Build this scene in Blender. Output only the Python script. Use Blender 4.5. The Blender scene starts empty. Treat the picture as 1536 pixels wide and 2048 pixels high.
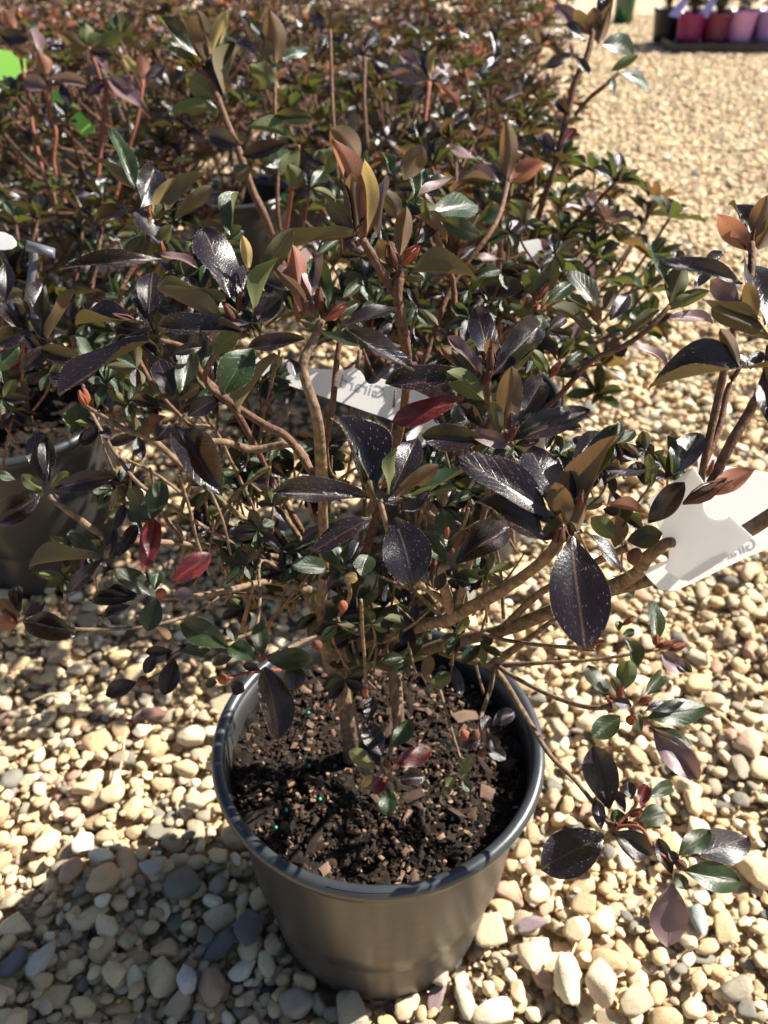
import bpy, bmesh, math, random
import numpy as np
from mathutils import Vector, Matrix, Euler, noise

random.seed(7); np.random.seed(7)
sc = bpy.context.scene
R = math.radians

# ------------------------------------------------------------------ camera, sky, sun, exposure
PITCH = 37.0
CAMH = 0.69
F = 1656.0
cam = bpy.data.cameras.new('camera'); camo = bpy.data.objects.new('camera', cam)
sc.collection.objects.link(camo); sc.camera = camo
camo.location = (0, 0, CAMH); camo.rotation_euler = (R(90 - PITCH), 0, 0)
cam.sensor_fit = 'VERTICAL'; cam.sensor_height = 36; cam.lens = F / 2048 * 36
cam.clip_start = 0.02; cam.clip_end = 400
cam.dof.use_dof = True; cam.dof.focus_distance = 0.40; cam.dof.aperture_fstop = 11.5

SUN_EL = 43.0
SUN_AZ = 71.0      # from +Y towards +X
world = bpy.data.worlds.new('World'); sc.world = world; world.use_nodes = True
wn = world.node_tree; wn.nodes.clear()
sky = wn.nodes.new('ShaderNodeTexSky'); sky.sky_type = 'NISHITA'; sky.sun_disc = False
sky.sun_elevation = R(SUN_EL); sky.sun_rotation = R(SUN_AZ); sky.air_density = 1.0; sky.dust_density = 1.2
bgn = wn.nodes.new('ShaderNodeBackground'); bgn.inputs[1].default_value = 0.05
wo = wn.nodes.new('ShaderNodeOutputWorld')
wn.links.new(sky.outputs[0], bgn.inputs[0]); wn.links.new(bgn.outputs[0], wo.inputs[0])
SUN = Vector((math.sin(R(SUN_AZ)) * math.cos(R(SUN_EL)), math.cos(R(SUN_AZ)) * math.cos(R(SUN_EL)), math.sin(R(SUN_EL))))
sl = bpy.data.lights.new('sun', 'SUN'); sl.energy = 5.0; sl.angle = R(0.53); sl.color = (1.0, 0.95, 0.86)
slo = bpy.data.objects.new('sun', sl); sc.collection.objects.link(slo)
slo.rotation_euler = SUN.to_track_quat('Z', 'Y').to_euler(); slo.location = SUN * 5
sc.view_settings.view_transform = 'Standard'; sc.view_settings.look = 'None'
sc.view_settings.gamma = 1.0; sc.view_settings.use_curve_mapping = False
sc.view_settings.exposure = 1.6
sc.cycles.use_denoising = True
sc.cycles.sample_clamp_indirect = 6.0

# ------------------------------------------------------------------ helpers
_fw = Vector((0, math.cos(R(PITCH)), -math.sin(R(PITCH))))
_up = Vector((0, math.sin(R(PITCH)), math.cos(R(PITCH))))
CAM = Vector((0, 0, CAMH))
def P(px, py, d):
    return CAM + d * (_fw + (px - 768) / F * Vector((1, 0, 0)) + (1024 - py) / F * _up)
def proj(p):
    q = Vector(p) - CAM; d = q.dot(_fw)
    if d < 0.01: return (-9999, -9999, d)
    return (768 + F * q.x / d, 1024 - F * q.dot(_up) / d, d)
def G(px, py, z=0.0):
    r = P(px, py, 1.0) - CAM
    return CAM + r * ((z - CAMH) / r.z)

def link(o): sc.collection.objects.link(o); return o
def tag(o, label=None, cat=None, group=None, kind=None):
    if label: o['label'] = label
    if cat: o['category'] = cat
    if group: o['group'] = group
    if kind: o['kind'] = kind
    return o
def empty(name, loc, label, cat, group=None):
    o = bpy.data.objects.new(name, None); link(o); o.location = loc
    o.empty_display_size = 0.02
    return tag(o, label, cat, group)
def put(name, me, mat=None, parent=None, mtx=None, smooth=False):
    """link a mesh; mtx is in world space, parents are unrotated empties"""
    o = bpy.data.objects.new(name, me); link(o)
    if mat is not None:
        if len(me.materials) == 0: me.materials.append(mat)
        elif me.materials[0] is not mat:
            o.material_slots[0].link = 'OBJECT'; o.material_slots[0].material = mat
    m = mtx if mtx is not None else Matrix.Identity(4)
    if parent is not None:
        o.parent = parent
        m = Matrix.Translation(-WL(parent)) @ m
    o.matrix_basis = m
    return o
def WL(o):
    v = Vector(o.location)
    while o.parent: o = o.parent; v += Vector(o.location)
    return v
def mesh(name, verts, faces, smooth=True, mats=None, midx=None):
    me = bpy.data.meshes.new(name)
    me.from_pydata([tuple(v) for v in verts], [], faces)
    if mats:
        for m in mats: me.materials.append(m)
    if smooth: me.polygons.foreach_set('use_smooth', [True] * len(me.polygons))
    if midx is not None: me.polygons.foreach_set('material_index', midx)
    me.update(); return me

def catmull(pts, n):
    """pts: list of (Vector, radius) -> dense"""
    out = []
    P_ = [pts[0]] + list(pts) + [pts[-1]]
    for i in range(1, len(P_) - 2):
        a, b, c, d = P_[i - 1], P_[i], P_[i + 1], P_[i + 2]
        for k in range(n):
            t = k / n
            def f(p0, p1, p2, p3):
                return 0.5 * ((2 * p1) + (p2 - p0) * t + (2 * p0 - 5 * p1 + 4 * p2 - p3) * t * t + (3 * p1 - p0 - 3 * p2 + p3) * t ** 3)
            out.append((f(a[0], b[0], c[0], d[0]), max(1e-4, f(a[1], b[1], c[1], d[1]))))
    out.append(pts[-1]); return out
def tube_geo(pts, n=4, sides=7, rough=0.0, V=None, Fc=None):
    """append a tube to V, Fc"""
    if V is None: V = []; Fc = []
    pts = catmull(pts, n) if len(pts) > 1 else pts
    base = len(V); up = Vector((0.31, 0.2, 0.93))
    for i, (p, r) in enumerate(pts):
        a = pts[max(0, i - 1)][0]; b = pts[min(len(pts) - 1, i + 1)][0]
        t = (b - a)
        if t.length < 1e-7: t = Vector((0, 0, 1))
        t.normalize()
        x = t.cross(up)
        if x.length < 0.05: x = t.cross(Vector((1, 0, 0)))
        x.normalize(); y = t.cross(x)
        knob = 1 + (0.5 * rough * noise.noise(p * 45) if rough else 0)
        for s in range(sides):
            an = 2 * math.pi * s / sides
            rr = r * knob * (1 + (rough * 0.35 * noise.noise(p * 120 + Vector((s * 3.1, 0, 0))) if rough else 0))
            V.append(p + (x * math.cos(an) + y * math.sin(an)) * rr)
    m = len(pts)
    for i in range(m - 1):
        for s in range(sides):
            a = base + i * sides + s; b = base + i * sides + (s + 1) % sides
            Fc.append((a, b, b + sides, a + sides))
    Fc.append(tuple(base + s for s in reversed(range(sides))))
    Fc.append(tuple(base + (m - 1) * sides + s for s in range(sides)))
    return V, Fc
def revolve(profile, seg=96, close=False):
    V = []; Fc = []
    for (r, z) in profile:
        for s in range(seg):
            a = 2 * math.pi * s / seg
            V.append((r * math.cos(a), r * math.sin(a), z))
    n = len(profile)
    for i in range(n - 1):
        for s in range(seg):
            a = i * seg + s; b = i * seg + (s + 1) % seg
            Fc.append((a, b, b + seg, a + seg))
    return V, Fc

# ------------------------------------------------------------------ materials
def newmat(name):
    m = bpy.data.materials.new(name); m.use_nodes = True
    nt = m.node_tree; nt.nodes.clear(); return m, nt
def N(nt, t, **kw):
    n = nt.nodes.new(t)
    for k, v in kw.items():
        if k.startswith('_'): setattr(n, k[1:], v)
    return n
def ramp(nt, stops, interp='LINEAR'):
    r = nt.nodes.new('ShaderNodeValToRGB'); r.color_ramp.interpolation = interp
    e = r.color_ramp.elements
    while len(e) < len(stops): e.new(0.5)
    for i, (p, c) in enumerate(stops):
        e[i].position = p; e[i].color = (c[0], c[1], c[2], 1)
    return r
def mixc(nt, fac, a, b, mode='MIX'):
    m = nt.nodes.new('ShaderNodeMix'); m.data_type = 'RGBA'; m.blend_type = mode
    for s, v in ((m.inputs[0], fac), (m.inputs[6], a), (m.inputs[7], b)):
        if hasattr(v, 'links') or hasattr(v, 'is_linked'): nt.links.new(v, s)
        elif isinstance(v, (int, float)): s.default_value = v
        else: s.default_value = (v[0], v[1], v[2], 1)
    return m.outputs[2]
def mth(nt, op, a, b=None):
    m = nt.nodes.new('ShaderNodeMath'); m.operation = op
    for s, v in ((m.inputs[0], a), (m.inputs[1], b)):
        if v is None: continue
        if hasattr(v, 'is_linked'): nt.links.new(v, s)
        else: s.default_value = v
    return m.outputs[0]

def leaf_material(name, tops, unders, glow, glowamt=0.3, rough=0.30, specks=True, mottle=(0.75, 0.6)):
    m, nt = newmat(name); L = nt.links.new
    oi = N(nt, 'ShaderNodeObjectInfo'); uv = N(nt, 'ShaderNodeUVMap'); geo = N(nt, 'ShaderNodeNewGeometry')
    sep = N(nt, 'ShaderNodeSeparateXYZ'); L(uv.outputs[0], sep.inputs[0])
    rnd = oi.outputs['Random']
    # vein lines
    ax = mth(nt, 'ABSOLUTE', mth(nt, 'SUBTRACT', sep.outputs[0], 0.5))
    mid = ramp(nt, [(0.0, (1, 1, 1)), (0.035, (0, 0, 0))]); L(ax, mid.inputs[0])
    sv = mth(nt, 'SINE', mth(nt, 'MULTIPLY', mth(nt, 'SUBTRACT', sep.outputs[1], mth(nt, 'MULTIPLY', ax, 0.75)), 46.0))
    svr = ramp(nt, [(0.93, (0, 0, 0)), (1.0, (0.6, 0.6, 0.6))]); L(sv, svr.inputs[0])
    off = N(nt, 'ShaderNodeVectorMath', _operation='ADD'); comb = N(nt, 'ShaderNodeCombineXYZ')
    L(mth(nt, 'MULTIPLY', rnd, 37.0), comb.inputs[0]); L(mth(nt, 'MULTIPLY', rnd, 91.0), comb.inputs[1])
    L(uv.outputs[0], off.inputs[0]); L(comb.outputs[0], off.inputs[1])
    n1 = N(nt, 'ShaderNodeTexNoise'); n1.inputs['Scale'].default_value = 3.2; n1.inputs['Detail'].default_value = 4; L(off.outputs[0], n1.inputs['Vector'])
    n2 = N(nt, 'ShaderNodeTexNoise'); n2.inputs['Scale'].default_value = 34; n2.inputs['Detail'].default_value = 3; L(off.outputs[0], n2.inputs['Vector'])
    rt = ramp(nt, [(i / max(1, len(tops) - 1), c) for i, c in enumerate(tops)])
    L(mth(nt, 'ADD', mth(nt, 'MULTIPLY', rnd, mottle[0]), mth(nt, 'MULTIPLY', mth(nt, 'SUBTRACT', n1.outputs[0], 0.3), mottle[1])), rt.inputs[0])
    topc = mixc(nt, mth(nt, 'MULTIPLY', mid.outputs[0], 0.35), rt.outputs[0], (0.16, 0.10, 0.05))
    if specks:
        sp = N(nt, 'ShaderNodeTexVoronoi'); sp.inputs['Scale'].default_value = 38; L(off.outputs[0], sp.inputs['Vector'])
        spr = ramp(nt, [(0.06, (1, 1, 1)), (0.13, (0, 0, 0))]); L(sp.outputs['Distance'], spr.inputs[0])
        topc = mixc(nt, mth(nt, 'MULTIPLY', mth(nt, 'MULTIPLY', spr.outputs[0], n1.outputs[0]), 0.06), topc, (0.30, 0.28, 0.27))
    ru = ramp(nt, [(i / max(1, len(unders) - 1), c) for i, c in enumerate(unders)])
    L(mth(nt, 'ADD', mth(nt, 'MULTIPLY', rnd, 0.7), mth(nt, 'MULTIPLY', n1.outputs[0], 0.4)), ru.inputs[0])
    undc = mixc(nt, mth(nt, 'MULTIPLY', mid.outputs[0], 0.5), ru.outputs[0], (0.30, 0.14, 0.05))
    bump = N(nt, 'ShaderNodeBump'); bump.inputs['Strength'].default_value = 0.35; bump.inputs['Distance'].default_value = 0.0006
    hgt = mth(nt, 'ADD', mth(nt, 'MULTIPLY', n2.outputs[0], 0.9), mth(nt, 'ADD', mth(nt, 'MULTIPLY', mid.outputs[0], -0.8), mth(nt, 'MULTIPLY', svr.outputs[0], -0.38)))
    L(hgt, bump.inputs['Height'])
    pt = N(nt, 'ShaderNodeBsdfPrincipled'); L(topc, pt.inputs['Base Color']); L(bump.outputs[0], pt.inputs['Normal'])
    pt.inputs['Specular IOR Level'].default_value = 0.38
    rr = mth(nt, 'ADD', mth(nt, 'ADD', mth(nt, 'MULTIPLY', n2.outputs[0], 0.26), mth(nt, 'MULTIPLY', n1.outputs[0], 0.20)), rough - 0.235); L(rr, pt.inputs['Roughness'])
    pu = N(nt, 'ShaderNodeBsdfPrincipled'); L(undc, pu.inputs['Base Color']); pu.inputs['Roughness'].default_value = 0.62; L(bump.outputs[0], pu.inputs['Normal'])
    pu.inputs['Specular IOR Level'].default_value = 0.25
    fb = N(nt, 'ShaderNodeMixShader'); L(geo.outputs['Backfacing'], fb.inputs[0]); L(pt.outputs[0], fb.inputs[1]); L(pu.outputs[0], fb.inputs[2])
    tr = N(nt, 'ShaderNodeBsdfTranslucent')
    gl = mixc(nt, rnd, glow[0], glow[1]); gl = mixc(nt, svr.outputs[0], gl, (glow[1][0] * .5, glow[1][1] * .4, glow[1][2] * .4))
    L(gl, tr.inputs['Color'])
    mx = N(nt, 'ShaderNodeMixShader'); mx.inputs[0].default_value = glowamt; L(fb.outputs[0], mx.inputs[1]); L(tr.outputs[0], mx.inputs[2])
    out = N(nt, 'ShaderNodeOutputMaterial'); L(mx.outputs[0], out.inputs[0])
    return m
UND = [(0.075, 0.075, 0.032), (0.085, 0.065, 0.036), (0.055, 0.065, 0.024)]
M_PUR = leaf_material('leaf_dark_purple', [(0.007, 0.005, 0.009), (0.010, 0.005, 0.008), (0.005, 0.006, 0.010)], UND, ((0.20, 0.18, 0.04), (0.22, 0.12, 0.04)), 0.085, rough=0.26)
M_GRN = leaf_material('leaf_dark_green', [(0.008, 0.020, 0.008), (0.016, 0.034, 0.012), (0.012, 0.012, 0.008)], [(0.085, 0.105, 0.04), (0.095, 0.10, 0.036)], ((0.15, 0.19, 0.03), (0.20, 0.19, 0.04)), 0.17, rough=0.29)
M_BRZ = leaf_material('leaf_bronze', [(0.03, 0.014, 0.010), (0.035, 0.02, 0.012)], [(0.115, 0.075, 0.040), (0.10, 0.06, 0.032)], ((0.30, 0.15, 0.055), (0.26, 0.17, 0.05)), 0.24)
M_RED = leaf_material('leaf_red', [(0.016, 0.008, 0.010), (0.03, 0.008, 0.010), (0.07, 0.009, 0.010), (0.15, 0.013, 0.013), (0.10, 0.05, 0.035)], [(0.20, 0.04, 0.03), (0.20, 0.08, 0.04)], ((0.4, 0.03, 0.02), (0.4, 0.06, 0.03)), 0.16, mottle=(0.15, 1.7))
M_YEL = leaf_material('leaf_pale_yellow', [(0.14, 0.15, 0.04), (0.16, 0.13, 0.04)], [(0.36, 0.26, 0.10), (0.30, 0.24, 0.09)], ((0.55, 0.38, 0.13), (0.50, 0.38, 0.14)), 0.30)
M_PAL = leaf_material('leaf_dusty_purple', [(0.10, 0.065, 0.07), (0.20, 0.125, 0.125)], UND, ((0.3, 0.15, 0.1), (0.3, 0.2, 0.1)), 0.15, rough=0.36)
M_PNK = leaf_material('leaf_copper', [(0.12, 0.045, 0.03), (0.14, 0.055, 0.035)], [(0.24, 0.10, 0.065), (0.20, 0.085, 0.05)], ((0.5, 0.2, 0.11), (0.45, 0.2, 0.09)), 0.28)

def simple(name, col, rough=0.6, spec=0.5, noise_amt=0.0, scale=60, col2=None, bump=0.0, metallic=0, trans=0.0, bscale=None):
    m, nt = newmat(name); L = nt.links.new
    p = N(nt, 'ShaderNodeBsdfPrincipled'); p.inputs['Roughness'].default_value = rough; p.inputs['Specular IOR Level'].default_value = spec
    p.inputs['Metallic'].default_value = metallic
    out = N(nt, 'ShaderNodeOutputMaterial')
    geo = N(nt, 'ShaderNodeTexCoord')
    n = N(nt, 'ShaderNodeTexNoise'); n.inputs['Scale'].default_value = scale; n.inputs['Detail'].default_value = 5; L(geo.outputs['Object'], n.inputs['Vector'])
    c2 = col2 if col2 else tuple(c * 0.6 for c in col)
    rp = ramp(nt, [(0.35, col), (0.65, c2)]); L(n.outputs[0], rp.inputs[0])
    if noise_amt > 0: L(mixc(nt, noise_amt, col, rp.outputs[0]), p.inputs['Base Color'])
    else: p.inputs['Base Color'].default_value = (*col, 1)
    if bump:
        nb = N(nt, 'ShaderNodeTexNoise'); nb.inputs['Scale'].default_value = bscale or scale * 2; nb.inputs['Detail'].default_value = 6; L(geo.outputs['Object'], nb.inputs['Vector'])
        b = N(nt, 'ShaderNodeBump'); b.inputs['Strength'].default_value = bump; b.inputs['Distance'].default_value = 0.001; L(nb.outputs[0], b.inputs['Height']); L(b.outputs[0], p.inputs['Normal'])
    sh = p.outputs[0]
    if trans:
        t = N(nt, 'ShaderNodeBsdfTranslucent'); t.inputs[0].default_value = (*[min(1, c * 1.05) for c in col], 1)
        mx = N(nt, 'ShaderNodeMixShader'); mx.inputs[0].default_value = trans; L(sh, mx.inputs[1]); L(t.outputs[0], mx.inputs[2]); sh = mx.outputs[0]
    L(sh, out.inputs[0]); return m
M_HAIR = simple('leaf_hair', (0.26, 0.22, 0.19), 0.7)
M_BARK = simple('old_bark', (0.20, 0.135, 0.085), 0.85, 0.2, 1.0, 260, (0.085, 0.055, 0.034), 0.8, bscale=500)
M_TWIG = simple('young_bark', (0.14, 0.072, 0.042), 0.75, 0.25, 1.0, 300, (0.065, 0.032, 0.02), 0.7, bscale=600)
M_SHOOT = simple('red_shoot', (0.24, 0.075, 0.042), 0.7, 0.3, 1.0, 200, (0.15, 0.05, 0.03), 0.5, trans=0.12)
M_BUD = simple('bud_scale', (0.20, 0.07, 0.042), 0.7, 0.3, 1.0, 180, (0.09, 0.04, 0.025), 0.8, bscale=900)
M_SOIL = simple('potting_soil', (0.008, 0.0065, 0.0055), 0.95, 0.12, 1.0, 120, (0.020, 0.015, 0.011), 1.0, bscale=350)
M_TAG = simple('white_plastic', (0.86, 0.85, 0.83), 0.42, 0.4, trans=0.42)
M_INK = simple('grey_ink', (0.30, 0.30, 0.31), 0.6)
M_GREENTAG = simple('lime_plastic', (0.45, 0.82, 0.16), 0.45, 0.4, trans=0.45)
M_FERT = simple('green_prill', (0.02, 0.30, 0.20), 0.3, 0.6)

def bark_chip_mat():
    m, nt = newmat('bark_chip'); L = nt.links.new
    oi = N(nt, 'ShaderNodeObjectInfo'); r = ramp(nt, [(0, (0.018, 0.011, 0.008)), (0.45, (0.05, 0.030, 0.021)), (0.75, (0.17, 0.105, 0.075)), (1, (0.36, 0.23, 0.15))])
    L(oi.outputs['Random'], r.inputs[0])
    tc = N(nt, 'ShaderNodeTexCoord'); n = N(nt, 'ShaderNodeTexNoise'); n.inputs['Scale'].default_value = 300; L(tc.outputs['Object'], n.inputs['Vector'])
    p = N(nt, 'ShaderNodeBsdfPrincipled'); p.inputs['Roughness'].default_value = 0.85; p.inputs['Specular IOR Level'].default_value = 0.2
    L(mixc(nt, mth(nt, 'MULTIPLY', n.outputs[0], 0.7), r.outputs[0], (0.03, 0.02, 0.014)), p.inputs['Base Color'])
    b = N(nt, 'ShaderNodeBump'); b.inputs['Strength'].default_value = 0.8; b.inputs['Distance'].default_value = 0.001; L(n.outputs[0], b.inputs['Height']); L(b.outputs[0], p.inputs['Normal'])
    o = N(nt, 'ShaderNodeOutputMaterial'); L(p.outputs[0], o.inputs[0]); return m
M_CHIP = bark_chip_mat()

STONES = [(0.00, (0.62, 0.50, 0.34)), (0.14, (0.55, 0.41, 0.255)), (0.28, (0.70, 0.60, 0.44)), (0.42, (0.45, 0.34, 0.225)), (0.52, (0.59, 0.48, 0.355)),
          (0.62, (0.37, 0.31, 0.24)), (0.70, (0.64, 0.51, 0.325)), (0.79, (0.76, 0.70, 0.59)), (0.85, (0.27, 0.25, 0.215)), (0.90, (0.43, 0.28, 0.22)), (0.95, (0.18, 0.18, 0.17))]
STONES = [(p, (min(.8, c[0] * 1.06), c[1], c[2] * 0.86)) for p, c in STONES]
def pebble_mat(name='pebble_stone', col=None):
    m, nt = newmat(name); L = nt.links.new
    oi = N(nt, 'ShaderNodeObjectInfo'); tc = N(nt, 'ShaderNodeTexCoord')
    addv = N(nt, 'ShaderNodeVectorMath', _operation='ADD'); cb = N(nt, 'ShaderNodeCombineXYZ'); L(mth(nt, 'MULTIPLY', oi.outputs['Random'], 50.0), cb.inputs[0])
    L(tc.outputs['Object'], addv.inputs[0]); L(cb.outputs[0], addv.inputs[1])
    if col is None:
        r = ramp(nt, STONES, 'CONSTANT'); L(oi.outputs['Random'], r.inputs[0]); c = r.outputs[0]
    else: c = col
    n = N(nt, 'ShaderNodeTexNoise'); n.inputs['Scale'].default_value = 2.2; n.inputs['Detail'].default_value = 7; n.inputs['Roughness'].default_value = 0.65; L(addv.outputs[0], n.inputs['Vector'])
    r2 = ramp(nt, [(0.3, (0.62, 0.57, 0.50)), (0.48, (1, 1, 1)), (0.75, (1.0, 0.88, 0.70))]); L(n.outputs[0], r2.inputs[0])
    c2 = mixc(nt, 0.6, c, r2.outputs[0], 'MULTIPLY')
    n3 = N(nt, 'ShaderNodeTexNoise'); n3.inputs['Scale'].default_value = 14; n3.inputs['Detail'].default_value = 4; L(addv.outputs[0], n3.inputs['Vector'])
    c3 = mixc(nt, mth(nt, 'MULTIPLY', n3.outputs[0], 0.22), c2, (0.30, 0.25, 0.18))
    p = N(nt, 'ShaderNodeBsdfPrincipled'); p.inputs['Roughness'].default_value = 0.72; p.inputs['Specular IOR Level'].default_value = 0.3
    L(c3, p.inputs['Base Color'])
    b = N(nt, 'ShaderNodeBump'); b.inputs['Strength'].default_value = 0.4; b.inputs['Distance'].default_value = 0.09
    L(mth(nt, 'ADD', n3.outputs[0], n.outputs[0]), b.inputs['Height']); L(b.outputs[0], p.inputs['Normal'])
    o = N(nt, 'ShaderNodeOutputMaterial'); L(p.outputs[0], o.inputs[0]); return m
M_PEB = pebble_mat()

def ground_mat():
    m, nt = newmat('gravel_bed'); L = nt.links.new
    tc = N(nt, 'ShaderNodeTexCoord'); v = N(nt, 'ShaderNodeTexVoronoi'); v.inputs['Scale'].default_value = 75; L(tc.outputs['Object'], v.inputs['Vector'])
    sepc = N(nt, 'ShaderNodeSeparateColor'); L(v.outputs['Color'], sepc.inputs[0])
    r = ramp(nt, STONES, 'CONSTANT'); L(sepc.outputs[0], r.inputs[0])
    rg = ramp(nt, [(0.0, (1, 1, 1)), (0.5, (0.9, 0.9, 0.9)), (0.9, (0.35, 0.3, 0.25))]); L(mth(nt, 'MULTIPLY', v.outputs['Distance'], 1.0), rg.inputs[0])
    c = mixc(nt, 0.6, r.outputs[0], rg.outputs[0], 'MULTIPLY')
    n = N(nt, 'ShaderNodeTexNoise'); n.inputs['Scale'].default_value = 1.6; n.inputs['Detail'].default_value = 5; L(tc.outputs['Object'], n.inputs['Vector'])
    r2 = ramp(nt, [(0.35, (0.72, 0.68, 0.62)), (0.6, (1, 1, 1))]); L(n.outputs[0], r2.inputs[0])
    c = mixc(nt, 0.6, c, r2.outputs[0], 'MULTIPLY')
    p = N(nt, 'ShaderNodeBsdfPrincipled'); p.inputs['Roughness'].default_value = 0.85; L(c, p.inputs['Base Color'])
    b = N(nt, 'ShaderNodeBump'); b.inputs['Strength'].default_value = 1.0; b.inputs['Distance'].default_value = 0.012; b.invert = True
    L(v.outputs['Distance'], b.inputs['Height']); L(b.outputs[0], p.inputs['Normal'])
    o = N(nt, 'ShaderNodeOutputMaterial'); L(p.outputs[0], o.inputs[0]); return m
M_GROUND = ground_mat()

def pot_mat(name, base, dust, rough=0.36):
    m, nt = newmat(name); L = nt.links.new
    tc = N(nt, 'ShaderNodeTexCoord'); mp = N(nt, 'ShaderNodeMapping'); mp.inputs['Scale'].default_value = (1, 1, 0.18); L(tc.outputs['Object'], mp.inputs[0])
    n = N(nt, 'ShaderNodeTexNoise'); n.inputs['Scale'].default_value = 26; n.inputs['Detail'].default_value = 6; L(mp.outputs[0], n.inputs['Vector'])
    n2 = N(nt, 'ShaderNodeTexNoise'); n2.inputs['Scale'].default_value = 160; n2.inputs['Detail'].default_value = 5; L(tc.outputs['Object'], n2.inputs['Vector'])
    n4 = N(nt, 'ShaderNodeTexNoise'); n4.inputs['Scale'].default_value = 14; n4.inputs['Detail'].default_value = 6; L(tc.outputs['Object'], n4.inputs['Vector'])
    sep = N(nt, 'ShaderNodeSeparateXYZ'); L(tc.outputs['Object'], sep.inputs[0])
    low = ramp(nt, [(0.0, (1, 1, 1)), (0.075, (0, 0, 0))]); L(sep.outputs[2], low.inputs[0])
    d = mth(nt, 'ADD', mth(nt, 'MULTIPLY', n.outputs[0], 0.55), mth(nt, 'MULTIPLY', low.outputs[0], mth(nt, 'MULTIPLY', n4.outputs[0], 0.55)))
    dr = ramp(nt, [(0.22, (0, 0, 0)), (0.66, (1, 1, 1))]); L(d, dr.inputs[0])
    sc1 = ramp(nt, [(0.60, (0, 0, 0)), (0.72, (1, 1, 1))]); L(n4.outputs[0], sc1.inputs[0])
    f = mth(nt, 'MINIMUM', mth(nt, 'ADD', mth(nt, 'MULTIPLY', dr.outputs[0], 0.7), mth(nt, 'MULTIPLY', mth(nt, 'MULTIPLY', sc1.outputs[0], n2.outputs[0]), low.outputs[0])), 1.0)
    p = N(nt, 'ShaderNodeBsdfPrincipled'); L(mixc(nt, f, base, dust), p.inputs['Base Color'])
    L(mth(nt, 'ADD', mth(nt, 'MULTIPLY', f, 0.22), mth(nt, 'ADD', mth(nt, 'MULTIPLY', n2.outputs[0], 0.12), rough - 0.1)), p.inputs['Roughness'])
    b = N(nt, 'ShaderNodeBump'); b.inputs['Strength'].default_value = 0.25; b.inputs['Distance'].default_value = 0.0015
    L(mth(nt, 'ADD', n.outputs[0], mth(nt, 'MULTIPLY', n2.outputs[0], 0.25)), b.inputs['Height']); L(b.outputs[0], p.inputs['Normal'])
    o = N(nt, 'ShaderNodeOutputMaterial'); L(p.outputs[0], o.inputs[0]); return m
M_POT = pot_mat('black_pot_plastic', (0.020, 0.020, 0.021), (0.075, 0.068, 0.058), 0.37)
M_RIM = pot_mat('pot_rim_plastic', (0.022, 0.026, 0.031), (0.070, 0.070, 0.068), 0.36)

# ------------------------------------------------------------------ ground and pebbles
def ico(sub):
    bm = bmesh.new(); bmesh.ops.create_icosphere(bm, subdivisions=sub, radius=1.0)
    V = [v.co.copy() for v in bm.verts]; Fc = [tuple(v.index for v in f.verts) for f in bm.faces]; bm.free(); return V, Fc
def pebble_mesh(seed, sub, mat, angular=0.5):
    rg = random.Random(seed); V, Fc = ico(sub)
    planes = []
    for _ in range(rg.randint(10, 18)):
        n = Vector((rg.gauss(0, 1), rg.gauss(0, 1), rg.gauss(0, 1))).normalized(); planes.append((n, rg.uniform(0.50, 0.82)))
    o = Vector((seed * 7.3, 1.1, 2.7)); out = []
    for v in V:
        q = v.copy() * (1 + 0.34 * noise.noise(v * 1.0 + o) + 0.13 * noise.noise(v * 2.4 + o))
        for n, d in planes:
            e = q.dot(n) - d
            if e > 0: q -= n * e * (0.72 + 0.27 * angular)
        q *= 1 + 0.035 * noise.noise(v * 5 + o) + (0.02 * noise.noise(v * 11 + o) if sub > 2 else 0)
        out.append(q)
    mn = [min(q[i] for q in out) for i in range(3)]; mxx = [max(q[i] for q in out) for i in range(3)]
    out = [Vector(((q[i] - (mn[i] + mxx[i]) / 2) / ((mxx[i] - mn[i]) / 2) for i in range(3))) for q in out]
    return mesh('pebble', out, Fc, True, [mat])
NVAR = 20
HI = [pebble_mesh(i, 3, M_PEB, 0.3 + 0.7 * (i % 3) / 2) for i in range(NVAR)]
LO = [pebble_mesh(i, 2, M_PEB, 0.3 + 0.7 * (i % 3) / 2) for i in range(NVAR)]

gp = []; gf = []
xs = [-200, -60, -20, -6, -3, -1.5, -0.7, 0, 0.7, 1.5, 3, 6, 20, 60, 200]; ys = [-200, -50, -10, -2, 0, 1, 2, 3, 4, 6, 9, 14, 25, 60, 250]
for y in ys:
    for x in xs: gp.append((x, y, -0.012))
for j in range(len(ys) - 1):
    for i in range(len(xs) - 1):
        a = j * len(xs) + i; gf.append((a, a + 1, a + 1 + len(xs), a + len(xs)))
ground = put('gravel_ground', mesh('gravel_ground', gp, gf, False), M_GROUND)
ground.location = (0, 0, 0)
tag(ground, 'sunlit ground covered in cream and tan river gravel', None, None, 'structure')

MAINPOT = Vector((-0.004, 0.3705, 0.0))
BGPOTS = []          # filled below: (x, y)
def edge_x(Y): return 0.27 + (Y - 1.2) * 0.15
rows = [0.86, 1.27, 1.69, 2.11, 2.53, 2.95, 3.37, 3.79, 4.21, 4.63]
for i, Y in enumerate(rows):
    x = edge_x(Y) - 0.19 + random.uniform(-0.03, 0.03)
    if i == 0: x = 0.115
    while x > -0.47 * Y - 0.30:
        xx = x + random.uniform(-0.03, 0.03); yy = Y + random.uniform(-0.03, 0.03)
        if i == 0 and abs(x - 0.115) > 0.1: xx, yy = -0.43, 0.83
        BGPOTS.append((xx, yy))
        x -= 0.43 if i else 0.56

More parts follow.
